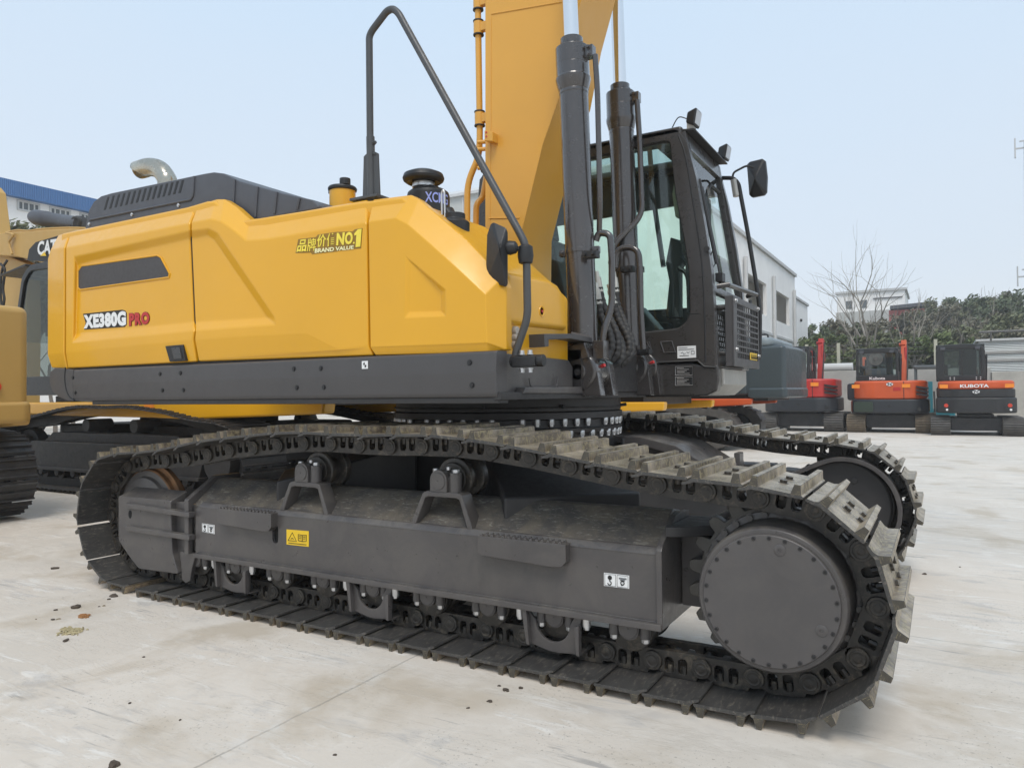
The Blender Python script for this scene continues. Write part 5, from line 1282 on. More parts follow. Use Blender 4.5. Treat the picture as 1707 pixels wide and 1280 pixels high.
# --- B: behind our counterweight, boom raised level to the left
BL = (-4.8, 4.42)
def toB(p): # world -> B local (turned 180 degrees, scale 1.08)
    return Vector((-(p[0]-BL[0])/1.08, -(p[1]-BL[1])/1.08, p[2]/1.08))
def bpx(pts, v): return [(toB((p.x, v, p.z)).x, toB((p.x, v, p.z)).z) for p in (ony(x, y, v) for x, y in pts)]
def B_extra(t):
    v0, v1 = 4.10, 4.74; y1, y0 = toB((0, v0, 0)).y, toB((0, v1, 0)).y
    mb = MB(); mb.prism(bpx([(-25, 392), (8, 388), (122, 381), (215, 400), (330, 560), (300, 620), (230, 560), (170, 470), (80, 441), (30, 428), (-25, 424)], v0), 1, y0, y1); bo = lpart(mb, 'boom', CATY, t, bevel=.02)
    mb = MB(); mb.prism(bpx([(46, 434), (49, 416), (60, 404), (98, 393), (140, 392), (150, 450), (80, 437)], v0), 1, y1, y1+.006); bk_ = lpart(mb, 'boom_panel', BLACKP, bo, bevel=0)
    def P3(x, y): p = ony(x, y, v0); return toB((p.x, v0, p.z))
    L_ = lettering('boom_letters', 'CAT', P3(63.5, 426), P3(95, 424), P3(64.5, 403), WHITE, bk_, off=.035, lift=.012, thick=.002, tr=P3(96, 398))
    mb = MB(); tri = bpx([(69, 427), (79, 427), (76, 420)], v0); mb.prism(tri, 1, y1+.016, y1+.018); lpart(mb, 'boom_mark', YELP, bk_, bevel=0)
    mb = MB(); mb.prism(bpx([(-75, 320), (-40, 304), (-32, 314), (-24, 380), (-6, 424), (24, 436), (26, 520), (24, 690), (-20, 720), (-60, 600)], v0), 1, y0+.18, y1-.18); st_ = lpart(mb, 'stick', CATY, t, bevel=.02)
    mb = MB(); a = [ony(x, y, 4.0) for x, y in ((1, 440), (8, 450), (5, 480), (7, 500), (2, 522))]; mb.tube(spline([toB(p) for p in a], 6), .022, 8); a = [ony(x, y, 4.0) for x, y in ((12, 434), (3, 452), (1, 490), (4, 520))]; mb.tube(spline([toB(p) for p in a], 6), .02, 8); lpart(mb, 'hydraulic_hose', RUB, st_, bevel=0)
    mb = MB()
    for o_ in (0, 3): mb.tube(spline([toB(ony(x, y+o_, 4.2)) for x, y in ((10, 388), (28, 384), (48, 385), (70, 382), (125, 380), (180, 384))], 6), .018, 8)
    mb.tube(spline([toB(ony(x, y, 4.05)) for x, y in ((10, 388), (22, 392), (15, 404), (20, 424))], 6), .02, 8); lpart(mb, 'oil_pipe', CATY, bo, bevel=0)
    mb = MB(); a, b = toB(ony(57, 362, 4.4)), toB(ony(150, 376, 4.4)); d = (b-a).normalized(); mb.lathe([(.02, 0), (.10, .02), (.13, .12), (.13, .5), (.115, .52), (.115, 1.4), (.13, 1.42), (.13, 1.5), (.02, 1.52)], a-d*.05, d, 24); lpart(mb, 'stick_cylinder', PLAST, bo, bevel=0)
    mb = MB(); a = [(120, 378), (122, 366), (128, 363), (134, 367), (132, 378)]; mb.tube(spline([toB(ony(x, y, 4.3)) for x, y in a], 6), .03, 8); lpart(mb, 'hydraulic_hose', RUB, bo, bevel=0)
    st2 = [toB(ony(x, y, 2.81)) for x, y in ((240, 686), (256, 686), (256, 673), (240, 673))]; mb = MB(); plate(mb, st2, -.003); lpart(mb, 'orange_sticker', ORANGEP, t, bevel=0)
big_excavator('tan excavator behind the counterweight, level boom with black lettered panel', BL, math.pi, 1.08, CATY, YEL, tail=3.62, extra=B_extra, cw_z=(1.24, 2.3))
# --- A: cut off by the left edge
def A_extra(t):
    mb = MB(); c = Vector((-2.72, -1.12, 1.42)); mb.cyl(c+Vector((.1, 0, 0)), c+Vector((-.022, 0, 0)), .055, n=20); lpart(mb, 'reflector', REDO, t, bevel=.004)
    mb = MB(); mb.prism([(1.0, 1.3), (1.5, 1.3), (2.6, 4.2), (5.0, 5.0), (5.0, 5.4), (2.2, 5.0)], 1, -.3, .3); lpart(mb, 'boom', CATY, t, bevel=.02)
REDO = paint('red_reflector', (.55, .045, .02), .3, .05, grain=0)
big_excavator('tan excavator cut off by the left edge, showing rounded counterweight and one track end', (-6.22, -.24), math.pi, 1.0, CATY, CATY, tail=2.70, cw_z=(1.10, 2.26), extra=A_extra, cwb=.26)
# --- C: mostly hidden under our cab
p = ony(1112, 670, 8.0)
big_excavator('yellow excavator mostly hidden behind the foreground machine, skirt showing beneath its cab', (p.x-3.65, 9.5), math.pi, 1.0, CATY, YEL, shoes=False, cabin=False, cw_z=(1.3, 2.2))
# --- D: grey-green machine with an orange skirt
DG = paint('grey_green_paint', (.036, .050, .056), .4, .08, scale=1, coat=.2, grain=.02); DGT = paint('pale_grey_hood', (.20, .235, .25), .45, .06, grain=.02)
ORP = paint('orange_red_paint', (.56, .085, .016), .4, .08, scale=2, grain=.02); REDB = paint('red_paint', (.45, .024, .018), .38, .06, scale=2, grain=.02)
def D_extra(t):
    mb = MB(); mb.prism(rrect(-3.35, -1.2, -1.2, 1.46, .2), 2, 2.28, 2.48); lpart(mb, 'hood', DGT, t, bevel=.08, seg=4)
    for x in (-2.9, -2.1):
        mb = MB(); mb.tube(fillet([(x, 1.2, 2.45), (x, 1.2, 2.56), (x-.3, 1.2, 2.56), (x-.3, 1.2, 2.45)], .08), .02, 8); lpart(mb, 'hood_handle', BLK, t, bevel=0)
    for x in (-2.65, -1.9): mb = MB(); mb.box(x, x+.02, 1.455, 1.475, 1.26, 2.24); lpart(mb, 'panel_gap', BLK, t, bevel=0)
p = ony(1310, 640, 13.6)
big_excavator('grey-green excavator with orange skirt, behind the stone guard of the cab', (p.x-3.60, 15.05), math.pi, 1.0, DG, ORP, shoes=False, cabin=False, extra=D_extra, cw_z=(1.22, 2.30), stail=2.9)

# --- compact machines in a row, tails towards the camera
def slat_track(x0, x1, L, h, mat):
    r = h/2; pth = [(-L/2+r+(L-2*r)*k/16, 0) for k in range(17)]+[(L/2-r+r*math.sin(R_(a)), r-r*math.cos(R_(a))) for a in range(15, 180, 15)]+[(L/2-r-(L-2*r)*k/16, h) for k in range(17)]+[(-L/2+r-r*math.sin(R_(a)), r+r*math.cos(R_(a))) for a in range(15, 180, 15)]
    mb = MB(); c = Vector((0, r)); poly = []
    for i, p in enumerate(pth):
        a, b = Vector(p), Vector(pth[(i+1) % len(pth)])
        d = (b-a); n = Vector((d.y, -d.x)).normalized() if d.length > 1e-6 else Vector((0, -1))
        for f_, q_ in ((0, -.016), (.3, -.016), (.36, .016), (.8, .016), (.86, -.016)): s_ = a+d*f_+n*q_; poly.append((s_.x, s_.y))
    inner = [(p[0]*.90, r+(p[1]-r)*.78) for p in pth]
    mb.prism(poly, 0, x0, x1, [inner]); return mb
def compact(label, px, gy, dist_y, body, style, boom_side):
    g = ony(px, gy, 22.2) if False else onz(px, gy, 0); g = Vector((g.x, g.y, 0))
    ps = 1224.7/ (Vector((g.x, g.y, 0))-CAM).dot(_f)       # pixels per metre there
    t = empty('compact_excavator', g); tag(t, label, 'compact excavator', 'compact excavators in a row before the wall')
    k = lambda a: a/ps
    W2 = k(66)
    for x0, x1 in ((-W2, -W2+k(29)), (W2-k(29), W2)):
        mb = slat_track(x0, x1, 2.7, k(30), TREADT if style == 2 else TREADG); mb.bm.transform(Matrix.Translation((0, 1.35-.1, 0))); lpart(mb, 'track', TREADT if style == 2 else TREADG, t, bevel=0)
    mb = MB(); mb.box(-W2+k(29), W2-k(29), .2, 2.2, k(8), k(30)); mb.box(-k(26), k(26), .3, 1.9, k(30), k(36)); lpart(mb, 'undercarriage', CATK, t, bevel=.03)
    bw = k(56)
    def plan(w, y0, y1, r): return roundpoly([(-w, y1), (-w, y0+.35), (-w+.25, y0+.1), (-w*.5, y0), (w*.5, y0), (w-.25, y0+.1), (w, y0+.35), (w, y1)], r, 5)
    if style == 3: z0, z1, z2, z3 = k(38), k(64), k(78), k(92)
    else: z0, z1, z2, z3 = k(33), k(56), k(56), k(87)
    mb = MB(); mb.prism(plan(bw+.03, -.25, 2.0, .12), 2, z0, z1); cw = lpart(mb, 'counterweight', BLK if style == 3 else CWG, t, bevel=.05, seg=3)
    if style == 3:
        mb = MB(); mb.prism(plan(bw, -.20, 2.0, .12), 2, z1, z2); lpart(mb, 'black_band', BLK, t, bevel=.03)
    mb = MB(); mb.prism(plan(bw-.02, -.22, 1.9, .14), 2, z2, z3); hood_ = lpart(mb, 'hood', body, t, bevel=.07, seg=4)
    for x in (-k(46), k(46)) if style == 3 else ((-k(50), k(25)) if style == 2 else (k(25),)):
        mb = MB(); mb.box(x-k(6), x+k(6), -.245, -.19, z3-k(12), z3-k(6)); lpart(mb, 'hood_sticker', ORANGEP, hood_, bevel=0)
    if style == 3:
        for x in (-k(43), k(46)):
            mb = MB(); mb.cyl((x, -.24, z0+k(13)), (x, -.31, z0+k(13)), k(3.2), n=16); lpart(mb, 'tail_light', REDO, cw, bevel=.004)
            mb = MB(); mb.cyl((x+.02, -.24, z0+k(6)), (x+.02, -.29, z0+k(6)), k(1.8), n=12); lpart(mb, 'lamp', WHITE, cw, bevel=0)
    else:
        for x, r in ((0, 2.4), (k(43), 3)):
            mb = MB(); mb.cyl((x, -.22, z0+k(12 if r < 3 else 7)), (x, -.257, z0+k(12 if r < 3 else 7)), k(r), n=16); lpart(mb, 'drain_hole', BLACKP, cw, bevel=0)
        mb = MB(); mb.box(k(21), k(22), -.226, -.20, z2, z3-.03); lpart(mb, 'door_gap', BLACKP, hood_, bevel=0)
        mb = MB(); mb.box(k(6), k(17), -.232, -.21, z3-k(17), z3-k(11)); lpart(mb, 'latch_label', REDB, hood_, bevel=0)
        for j in range(3):
            zz = z3-k(9+6*j); mb = MB(); mb.prism([(k(39), zz), (k(57), zz-k(3)), (k(57), zz-k(5.5)), (k(40), zz-k(3))], 1, -.20, .3); lpart(mb, 'air_slot', BLACKP, hood_, bevel=0)
    # cab
    cx0, cx1 = (-k(57), k(15)) if style == 3 else (-k(52), k(13)); zc = k(155) if style == 3 else k(143)
    mb = MB(); O = roundpoly([(cx0, z3), (cx0, zc-.12), (cx0+.2, zc), (cx1-.2, zc), (cx1, zc-.12), (cx1, z3)], .16, 5)
    m0, m1 = (k(12), k(6)) if style == 3 else (k(4), k(4))
    Hh = roundpoly([(cx0+m0, z3+k(10)), (cx0+m0, zc-k(8)), (cx1-m1, zc-k(8)), (cx1-m1, z3+k(10))], .06, 4)
    mb.prism(O, 1, .35, .43, [Hh]); mb.prism(O, 1, 1.7, 1.78, [Hh]); mb.box(cx0+.005, cx1-.005, .43, 1.7, zc-.10, zc-.005)
    for x in (cx0, cx1-.07): mb.box(x+.002, x+.068, .43, .55, z3, zc-.08); mb.box(x+.002, x+.068, 1.55, 1.7, z3, zc-.08); mb.box(x+.002, x+.068, .55, 1.55, z3, z3+.3)
    cb_ = lpart(mb, 'cab', CABK, t, bevel=.02)
    mb = MB(); mb.prism(Hh, 1, .39, .395); lpart(mb, 'rear_window', GLASSD if style == 3 else GLASSF, cb_, bevel=0)
    mb = MB(); mb.prism([(p[0], p[1]) for p in Hh], 1, 1.74, 1.745); lpart(mb, 'windscreen', GLASSF, cb_, bevel=0)
    for x in (cx0+.03, cx1-.035):
        mb = MB(); mb.prism([(.55, z3+.3), (1.55, z3+.3), (1.55, zc-.12), (.55, zc-.12)], 0, x, x+.005); lpart(mb, 'side_window', GLASSF, cb_, bevel=0)
    if style == 3:
        mb = MB(); mb.box((cx0+cx1)/2+.04-.02, (cx0+cx1)/2+.04+.02, .33, .36, z3+k(10), zc-k(9)); lpart(mb, 'window_divider', CABK, cb_, bevel=0)
        for x in (-k(36), -k(30), k(2), k(8)):
            for z in (z3+k(3), z3+k(6)): mb = MB(); mb.cyl((x, .35, z), (x, .335, z), k(1), n=8); lpart(mb, 'cab_bolt', STEEL, cb_, bevel=0)
    else:
        mb = MB(); c = ((cx0+cx1)/2-.03, .42, z3+k(38)); mb.box(c[0]-k(15), c[0]+k(15), .40, .62, c[2]-k(14), c[2]+k(13)); fan = lpart(mb, 'fan_housing', BLK, cb_, bevel=.02)
        mb = MB(); mb.lathe([(k(11), 0), (k(11), .02), (k(9.5), .02), (k(9.5), .008), (k(3), .008), (k(3), .03), (.01, .03)], (c[0], .40, c[2]), (0, -1, 0), 28); lpart(mb, 'fan_ring', FANG, fan, bevel=0)
        mb = MB(); mb.box(cx0+k(14), cx1-k(18), .44, .47, z3+k(10), z3+k(22)); lpart(mb, 'seat_back', PLAST, cb_, bevel=.02)
        mb = MB(); mb.box(-k(52), k(13), .30, .36, z3-.01, z3+k(9)); lpart(mb, 'cab_sill', CABK, cb_, bevel=.01)
    mb = MB(); mb.prism(roundpoly([(.75, z3+.1), (1.25, z3+.1), (1.25, z3+.35), (.95, z3+.4), (.86, z3+1.0), (.74, z3+1.0)], .04), 0, (cx0+cx1)/2-.02, (cx0+cx1)/2+.42); lpart(mb, 'operator_seat', PLASTK, cb_, bevel=.03)
    mb = MB(); mb.box(cx0+.12, cx0+.30, .75, 1.4, z3, z3+.5); mb.cyl((cx0+.2, 1.3, z3+.5), (cx0+.2, 1.35, z3+.72), .025, n=8); lpart(mb, 'side_console', BLK, cb_, bevel=.02)
    for x in (cx0+.18, cx1-.18):
        mb = MB(); mb.box(x-.06, x+.06, .26, .36, zc-.16, zc-.08); lpart(mb, 'roof_lamp', PLAST, cb_, bevel=.01)
    mb = MB(); mb.tube(fillet([(cx1+.03, .5, z3), (cx1+.05, .5, z3+.75), (cx1+.05, 1.2, z3+.75), (cx1+.03, 1.2, z3)], .1), .016, 8); lpart(mb, 'grab_rail', BLK, cb_, bevel=0)
    mb = MB(); mb.box(cx1+.02, cx1+.05, 1.4, 1.6, zc-.5, zc-.15); lpart(mb, 'side_mirror', BLK, cb_, bevel=.01)
    # boom and stick folded in front
    bx = boom_side*k(17)
    mb = MB(); top = k(160) if style != 3 else k(120)
    mb.prism([(2.0, k(60)), (2.4, k(60)), (2.9, top), (2.6, top+.05)], 0, bx-k(4.5), bx+k(4.5)); bm_ = lpart(mb, 'boom', body, t, bevel=.02)
    if style != 3:
        mb = MB(); mb.prism([(2.5, top-.1), (3.0, top-.15), (3.3, top-.7), (3.0, top-.8)], 0, bx-k(6), bx+k(3)); mb.cyl((bx-k(8), 2.7, top-k(6)), (bx+k(5), 2.7, top-k(6)), k(3.5), n=14); lpart(mb, 'stick', body, t, bevel=.015)
        mb = MB(); mb.tube([(bx+k(3), 2.3, top*.55), (bx+k(3), 2.5, top*.93)], k(2.2), 10); lpart(mb, 'cylinder', REDB, bm_, bevel=0)
    for dx in (-1, 1):
        mb = MB(); mb.tube(spline([(bx+dx*k(5.5), 2.0, z3), (bx+dx*k(6.2), 2.3, top*.75), (bx+dx*k(5.2), 2.62, top-.1)], 6), .022, 6); lpart(mb, 'hydraulic_hose', RUB, bm_, bevel=0)
    def word(txt, x0, x1, z0_, z1_, y, par, off=.02):
        lettering('hood_letters', txt, (x0, y, z0_), (x1, y, z0_), (x0, y, z1_), WHITE, par, off=off, lift=.012, thick=.003)
    def emblem(x, z, y, par, w=7.5):
        mb = MB(); mb.prism([(x+k(w)*.85*math.cos(R_(a)), z+k(w)*.52*math.sin(R_(a))) for a in range(0, 360, 15)], 1, y-.012, y); e_ = lpart(mb, 'emblem', WHITE, par, bevel=0)
        mb = MB(); mb.tube([(x-k(3.6), y-.016, z+k(1.6)), (x-k(1), y-.016, z+k(2.2)), (x-k(2.6), y-.016, z-k(2.2))], k(.75), 6); mb.tube([(x+k(3.8), y-.016, z+k(1.8)), (x, y-.016, z), (x+k(3.4), y-.016, z-k(2))], k(.75), 6); lpart(mb, 'emblem_mark', BLACKP, e_, bevel=0)
    if style == 3:
        word('KUBOTA', -k(22.5), k(18), z3-k(11.5), z3-k(6), -.222, hood_, .03); emblem(0, z2-k(4.5), -.225, hood_, 6)
    elif style == 2:
        word('Kubota', -k(31), -k(7), z3+k(2), z3+k(7), .296, cb_, .02); emblem(k(1), z3-k(6), -.225, hood_, 6)
        # dozer blade end and swing arm on the left
        mb = MB(); mb.prism(rrect(-k(69), z0+k(-4), -k(47), z0+k(22), .1), 1, 1.9, 2.2); lpart(mb, 'dozer_blade', ORP, t, bevel=.05)
        mb = MB(); mb.prism(rrect(-k(70), z1+k(-2), -k(50), z1+k(28), .08), 1, 1.0, 1.5); lpart(mb, 'side_tank', PLASTK, t, bevel=.05)
        mb = MB(); mb.prism([(2.6, z1), (2.9, z1), (3.1, k(132)), (2.8, k(134))], 0, -k(57), -k(46)); mb.cyl((-k(60), 2.9, k(121)), (-k(44), 2.9, k(121)), k(6), n=18); lpart(mb, 'stick', ORP, t, bevel=.02)
        mb = MB(); mb.prism(rrect(-k(53), z0+k(2), -k(24), z0+k(19), .04), 1, -.30, -.20); lpart(mb, 'green_cover', paint('dull_green', (.020, .034, .020), .5), t, bevel=.02)
    return t
CWG = paint('slate_counterweight', (.020, .0225, .027), .42, .1, scale=2, grain=.05); FANG = paint('fan_grey', (.10, .095, .085), .5, .2, scale=8); TREADT = paint('muddy_tread', (.16, .125, .085), .75, .3, scale=9, grain=.2); PLASTK = paint('slate_plastic', (.05, .055, .065), .45)
compact('red compact excavator, leftmost of the row, half behind the grey-green machine', 1334, 719, 0, REDB, 1, 1)
compact('orange compact excavator with a fan in its open rear cab window', 1484, 721.5, 0, ORP, 2, 1)
compact('black-cabbed compact excavator with an orange tail band and red tail lights', 1628, 726.5, 0, ORP, 3, .2)
# --- small teal machine with a canopy between the two
g = onz(1562, 712, 0); tl = empty('canopy_excavator', (g.x, g.y, 0)); tag(tl, 'small teal excavator with a grey canopy, between two compact excavators', 'compact excavator', 'compact excavators in a row before the wall')
ps = 1224.7/((g-CAM).dot(_f)); k = lambda a: a/ps
TEAL = paint('teal_paint', (.020, .17, .21), .45, .1, scale=4); CANG = paint('canopy_grey', (.12, .135, .14), .5, .1)
mb = MB(); mb.box(-k(32), k(20), -.6, 1.2, k(98), k(103)); can = lpart(mb, 'canopy', CANG, tl, bevel=.03)
for x in (-k(30), k(16)):
    for y in (-.5, 1.1): mb = MB(); mb.box(x-.03, x+.03, y-.03, y+.03, k(30), k(98)); lpart(mb, 'canopy_post', CANG, can, bevel=.01)
mb = MB(); mb.prism(rrect(-k(18), k(12), k(26), k(30), .08), 1, -.9, 1.0); lpart(mb, 'body', TEAL, tl, bevel=.05)
mb = MB(); mb.prism([(-.9, k(26)), (-.7, k(26)), (-.6, k(74)), (-.85, k(76))], 0, -k(12), -k(5)); bo = lpart(mb, 'boom', TEAL, tl, bevel=.015)
mb = MB(); mb.tube([(-k(2), -.95, k(20)), (-k(3), -.8, k(60))], .03, 8); lpart(mb, 'hydraulic_hose', RUB, bo, bevel=0)
mb = MB(); mb.prism(rrect(0, k(48), k(14), k(68), .1), 1, .2, .35); lpart(mb, 'seat_back', PLASTK, tl, bevel=.04)
mb = MB(); mb.prism(rrect(k(0), k(30), k(20), k(42), .05), 1, -.7, -.2); lpart(mb, 'yellow_tank', YELP, tl, bevel=.03)
for x0, x1 in ((-k(20), -k(8)), (k(12), k(24))): mb = slat_track(x0, x1, 1.8, k(14), TREADT); lpart(mb, 'track', TREADT, tl, bevel=0)
mb = MB(); mb.box(-k(24), k(8), -1.5, -1.4, k(2), k(14)); lpart(mb, 'dozer_blade', TREADT, tl, bevel=.02)

# ================================================================== buildings, walls
def wallmat(name, col, var=.08, scale=.5, rough=.8, stripes=None, sdir=0):
    t = NT(name); v = t.coords()
    c = t.mix(t.ramp(t.noise(v, scale, 6, .65), .3, .7), tuple(x*(1-var) for x in col), tuple(min(1, x*(1+var)) for x in col))
    st = t.ramp(t.noise(t.coords((3, 3, .25)), 1.2, 6, .65), .58, .75); c = t.mix(t.math('MULTIPLY', st, .25), c, tuple(x*.7 for x in col))
    t.setv('Base Color', c); t.setv('Roughness', rough)
    if stripes:
        w = t.add('ShaderNodeTexWave', wave_type='BANDS', bands_direction='XYZ'[sdir]); w.inputs['Scale'].default_value = stripes; w.inputs['Distortion'].default_value = 0
        tc = t.add('ShaderNodeTexCoord'); t.link(tc.outputs['Object'], w.inputs['Vector']); t.bump(w.outputs['Fac'], .8, .05)
    return t.m
WHT = wallmat('white_render', (.88, .86, .83)); CRM = wallmat('cream_render', (.80, .77, .69)); CORR = wallmat('white_corrugated_sheet', (.66, .68, .66), stripes=5, sdir=2); GWALL = wallmat('grey_retaining_concrete', (.36, .345, .32), .15, 1.2); BLUEB = wallmat('blue_fascia_sheet', (.065, .18, .42), .06, .4, .5, 4, 1)
WING = paint('window_dark_glass', (.10, .115, .12), .12, .2, scale=.8, grain=0); WINF = wallmat('window_frame_pale', (.55, .55, .54)); REDS = wallmat('red_sheet', (.60, .13, .11), .08, .6, .6, 5, 0); ROOFK = wallmat('dark_roof', (.10, .10, .11))
# --- arcade building behind the cab
BP = at(1325, 640, 43.0); BU = BP.x
fp = lambda x, y: vw(x, y, BU)
bt = empty('arcade_building', (BU, BP.y, 0)); tag(bt, 'long white two-storey building with open upper gallery, receding behind the cab', 'building'); bl = Vector((BU, BP.y, 0))
def bpart(mb, name, mat, thing, org, parent=None, bevel=0):
    o = mb.build(name, mat, None, bevel, wn=False); o.data.transform(Matrix.Translation(-org)); o.parent = parent or thing; return o
vN = 22.8; ztop = fp(1325, 462)[1]; zsl = fp(1325, 503)[1]; zfl = 5.05
mb = MB(); holes = []
nb = 3; vE = BP.y+.5; span = 6.35
cols = []
for i in range(nb):
    a = 24.05+span*i; b = a+4.4; holes.append([(a, zfl), (b, zfl), (b, zsl), (a, zsl)]); cols.append(a)
mb.prism([(vN, 0), (vE, 0), (vE, ztop), (vN, ztop)], 0, BU-.18, BU, holes)
wl_ = bpart(mb, 'front_wall', WHT, bt, bl)
mb = MB(); mb.box(BU-14, BU-2.2, vN+.01, vE-.01, .01, ztop-.3); bpart(mb, 'gallery_wall', CRM, bt, bl)
mb = MB(); mb.box(BU-14, BU-.3, vN, vN+.25, 0, ztop); mb.box(BU-14, BU-.3, vE-.25, vE, 0, ztop); bpart(mb, 'end_wall', WHT, bt, bl)
mb = MB(); mb.box(BU-14, BU-.19, vN+.25, vE-.25, ztop-.28, ztop-.05); mb.box(BU-2.2, BU-.19, vN+.25, vE-.25, zfl-.9, zfl-.75); bpart(mb, 'roof', WHT, bt, bl)
mb = MB(); mb.box(BU-.34, BU+.12, vN-.1, vE+.1, ztop-.001, ztop+.16); bpart(mb, 'roof_coping', WINF, bt, bl)
for a in cols+[vE-.3]:
    mb = MB(); mb.cyl((BU+.12, a-.6, 0), (BU+.12, a-.6, ztop-.9), .09, n=12); bpart(mb, 'downpipe', WINF, bt, bl)
for a in cols:
    mb = MB(); mb.box(BU-2.21, BU-2.16, a+1.0, a+1.9, zfl-.8, zfl+1.3); bpart(mb, 'gallery_door', paint('brown_door', (.28, .20, .16), .6) if 'brown_door' not in MATS else MATS['brown_door'], bt, bl)
    mb = MB(); mb.box(BU-1.9, BU-1.2, a+.05, a+.35, zfl+.5, zfl+1.1); bpart(mb, 'air_conditioner', PLAST, bt, bl)
    mb = MB(); mb.box(BU+.001, BU+.05, a-.2, a+span-.5, zfl-.9, zfl-.78); bpart(mb, 'string_course', WINF, bt, bl)
# lower annex beyond it
q1 = at(1348, 640, 52.0); an = empty('annex_building', (q1.x, q1.y, 0)); tag(an, 'plain pale annex block beyond the far end of the white gallery building', 'building'); ao = Vector((q1.x, q1.y, 0))
mb = MB(); za = vw(1348, 512, q1.x)[1]; mb.box(q1.x-9, q1.x, vE+.4, q1.y, 0, za); aw = bpart(mb, 'wall', WHT, an, ao); mb = MB(); mb.box(q1.x-9.1, q1.x+.1, vE+.35, q1.y+.1, za, za+.15); bpart(mb, 'roof', WINF, an, ao)
mb = MB(); c = onx(1334, 534, q1.x); mb.cyl(c, c+Vector((.12, 0, 0)), .10, n=12); bpart(mb, 'vent', BLK, an, ao)
# --- ribbed shed behind the boom
sv_ = 42.0; sh = empty('metal_shed', (0, sv_, 0)); tag(sh, 'tall white ribbed metal shed seen between air cleaner and boom', 'building'); so_ = Vector((0, sv_, 0))
zz = ony(770, 323, sv_).z; x0, x1 = ony(560, 330, sv_).x, ony(998, 330, sv_).x
x0 = ony(500, 330, sv_).x
mb = MB(); mb.box(x0, x1, sv_, sv_+8, 0, zz-.2); bpart(mb, 'wall', CORR, sh, so_)
mb = MB(); mb.prism([(sv_-.25, zz-.2), (sv_+8.2, zz-.2), (sv_+4, zz+1.6), (sv_-.25, zz)], 0, x0-.2, x1+.2); bpart(mb, 'roof', WINF, sh, so_)
for k_ in range(14):
    x = x0+(x1-x0)*(k_+.5)/14; mb = MB(); mb.box(x-.06, x+.06, sv_-.06, sv_, 0, zz-.2); bpart(mb, 'wall_rib', WINF, sh, so_)
# --- blue-topped factory on the left
fu_ = at(0, 640, 33.0).x; fb = empty('factory_building', (fu_, 14, 0)); tag(fb, 'white factory with a broad blue roof fascia behind the tan boom', 'building'); fo = Vector((fu_, 14, 0))
fz = lambda x, y: onx(x, y, fu_)
a = fz(0, 299); b = fz(0, 325); va, vb = fz(-500, 400).y, fz(330, 400).y
mb = MB(); mb.box(fu_-12, fu_, va, vb, 0, b.z); bpart(mb, 'wall', WHT, fb, fo)
mb = MB(); mb.box(fu_-12.2, fu_+.35, va-.3, vb+.3, b.z, a.z); bpart(mb, 'roof_fascia', BLUEB, fb, fo)
wz0, wz1 = fz(48, 354).z, fz(48, 337).z; wv = [(fz(28, 340).y, fz(66, 345).y)]; step = fz(82, 345).y-fz(28, 340).y
for k_ in range(-4, 6):
    y0, y1 = wv[0][0]+step*k_, wv[0][1]+step*k_
    if y1 > vb-.5 or y0 < va+.5: continue
    mb = MB(); mb.prism([(y0, wz0), (y1, wz0), (y1, wz1), (y0, wz1)], 0, fu_, fu_+.06, [[(y0+.08, wz0+.08), (y1-.08, wz0+.08), (y1-.08, wz1-.08), (y0+.08, wz1-.08)]]); wf = bpart(mb, 'window', WINF, fb, fo)
    mb = MB(); mb.box(fu_, fu_+.02, y0+.08, y1-.08, wz0+.08, wz1-.08); bpart(mb, 'pane', WING, fb, fo, wf)
    for j in (1, 2, 3): mb = MB(); yy = y0+(y1-y0)*j/4; mb.box(fu_+.02, fu_+.05, yy-.03, yy+.03, wz0+.08, wz1-.08); bpart(mb, 'glazing_bar', WINF, fb, fo, wf)
# --- retaining wall at the back of the yard
wv_ = 29.0; wzt = ony(1400, 618, wv_).z; xa, xb = ony(1180, 640, wv_).x, ony(1652, 640, wv_).x
mb = MB(); mb.box(xa, xb, wv_, wv_+.4, 0, wzt); tag(mb.build('retaining_wall', GWALL, bevel=.03), 'long grey concrete retaining wall behind the compact excavators', 'wall')
mb = MB(); z = wzt+.16; mb.tube([(xa, wv_+.2, z), (ony(1421, 614, wv_).x, wv_+.2, z)], .15, 14); tag(mb.build('drain_pipe', WINF), 'white plastic pipe lying along the top of the grey wall', 'pipe')
x2 = ony(1730, 640, wv_).x+14
wz2 = ony(1680, 619, wv_).z
mb = MB(); mb.box(xb+.02, x2, wv_-.1, wv_+.4, 0, wz2); wb = mb.build('block_wall', wallmat('weathered_block', (.38, .36, .32), .22, 1.6), bevel=.03); tag(wb, 'weathered grey block wall under the white corrugated shed', 'wall')
sx0 = ony(1632, 600, wv_+2).x; zt = ony(1690, 567, wv_+2).z
st_ = empty('white_container', (sx0, wv_+2, 0)); tag(st_, 'low white corrugated container behind the black-cabbed compact excavator', 'container'); sO = Vector((sx0, wv_+2, 0))
mb = MB(); mb.box(sx0, x2, wv_+2, wv_+5, wz2-.6, zt); bpart(mb, 'wall', CORR, st_, sO)
mb = MB(); mb.box(sx0-.1, x2, wv_+1.9, wv_+5.1, zt, zt+.08); bpart(mb, 'roof', WINF, st_, sO)
for zz_ in (.35, .6): mb = MB(); z = wz2+(zt-wz2)*zz_; mb.box(sx0-.02, x2, wv_+1.95, wv_+2, z, z+.10); bpart(mb, 'side_rail', ROOFK if False else GWALL, st_, sO)
mb = MB(); a = ony(1632, 571, wv_+1.9); mb.tube([(a.x, wv_+1.9, zt+.35), (x2, wv_+1.9, zt+.35)], .04, 8)
for j in range(9): mb.cyl((sx0+.4+j*1.6, wv_+1.9, zt), (sx0+.4+j*1.6, wv_+1.9, zt+.36), .03, n=8)
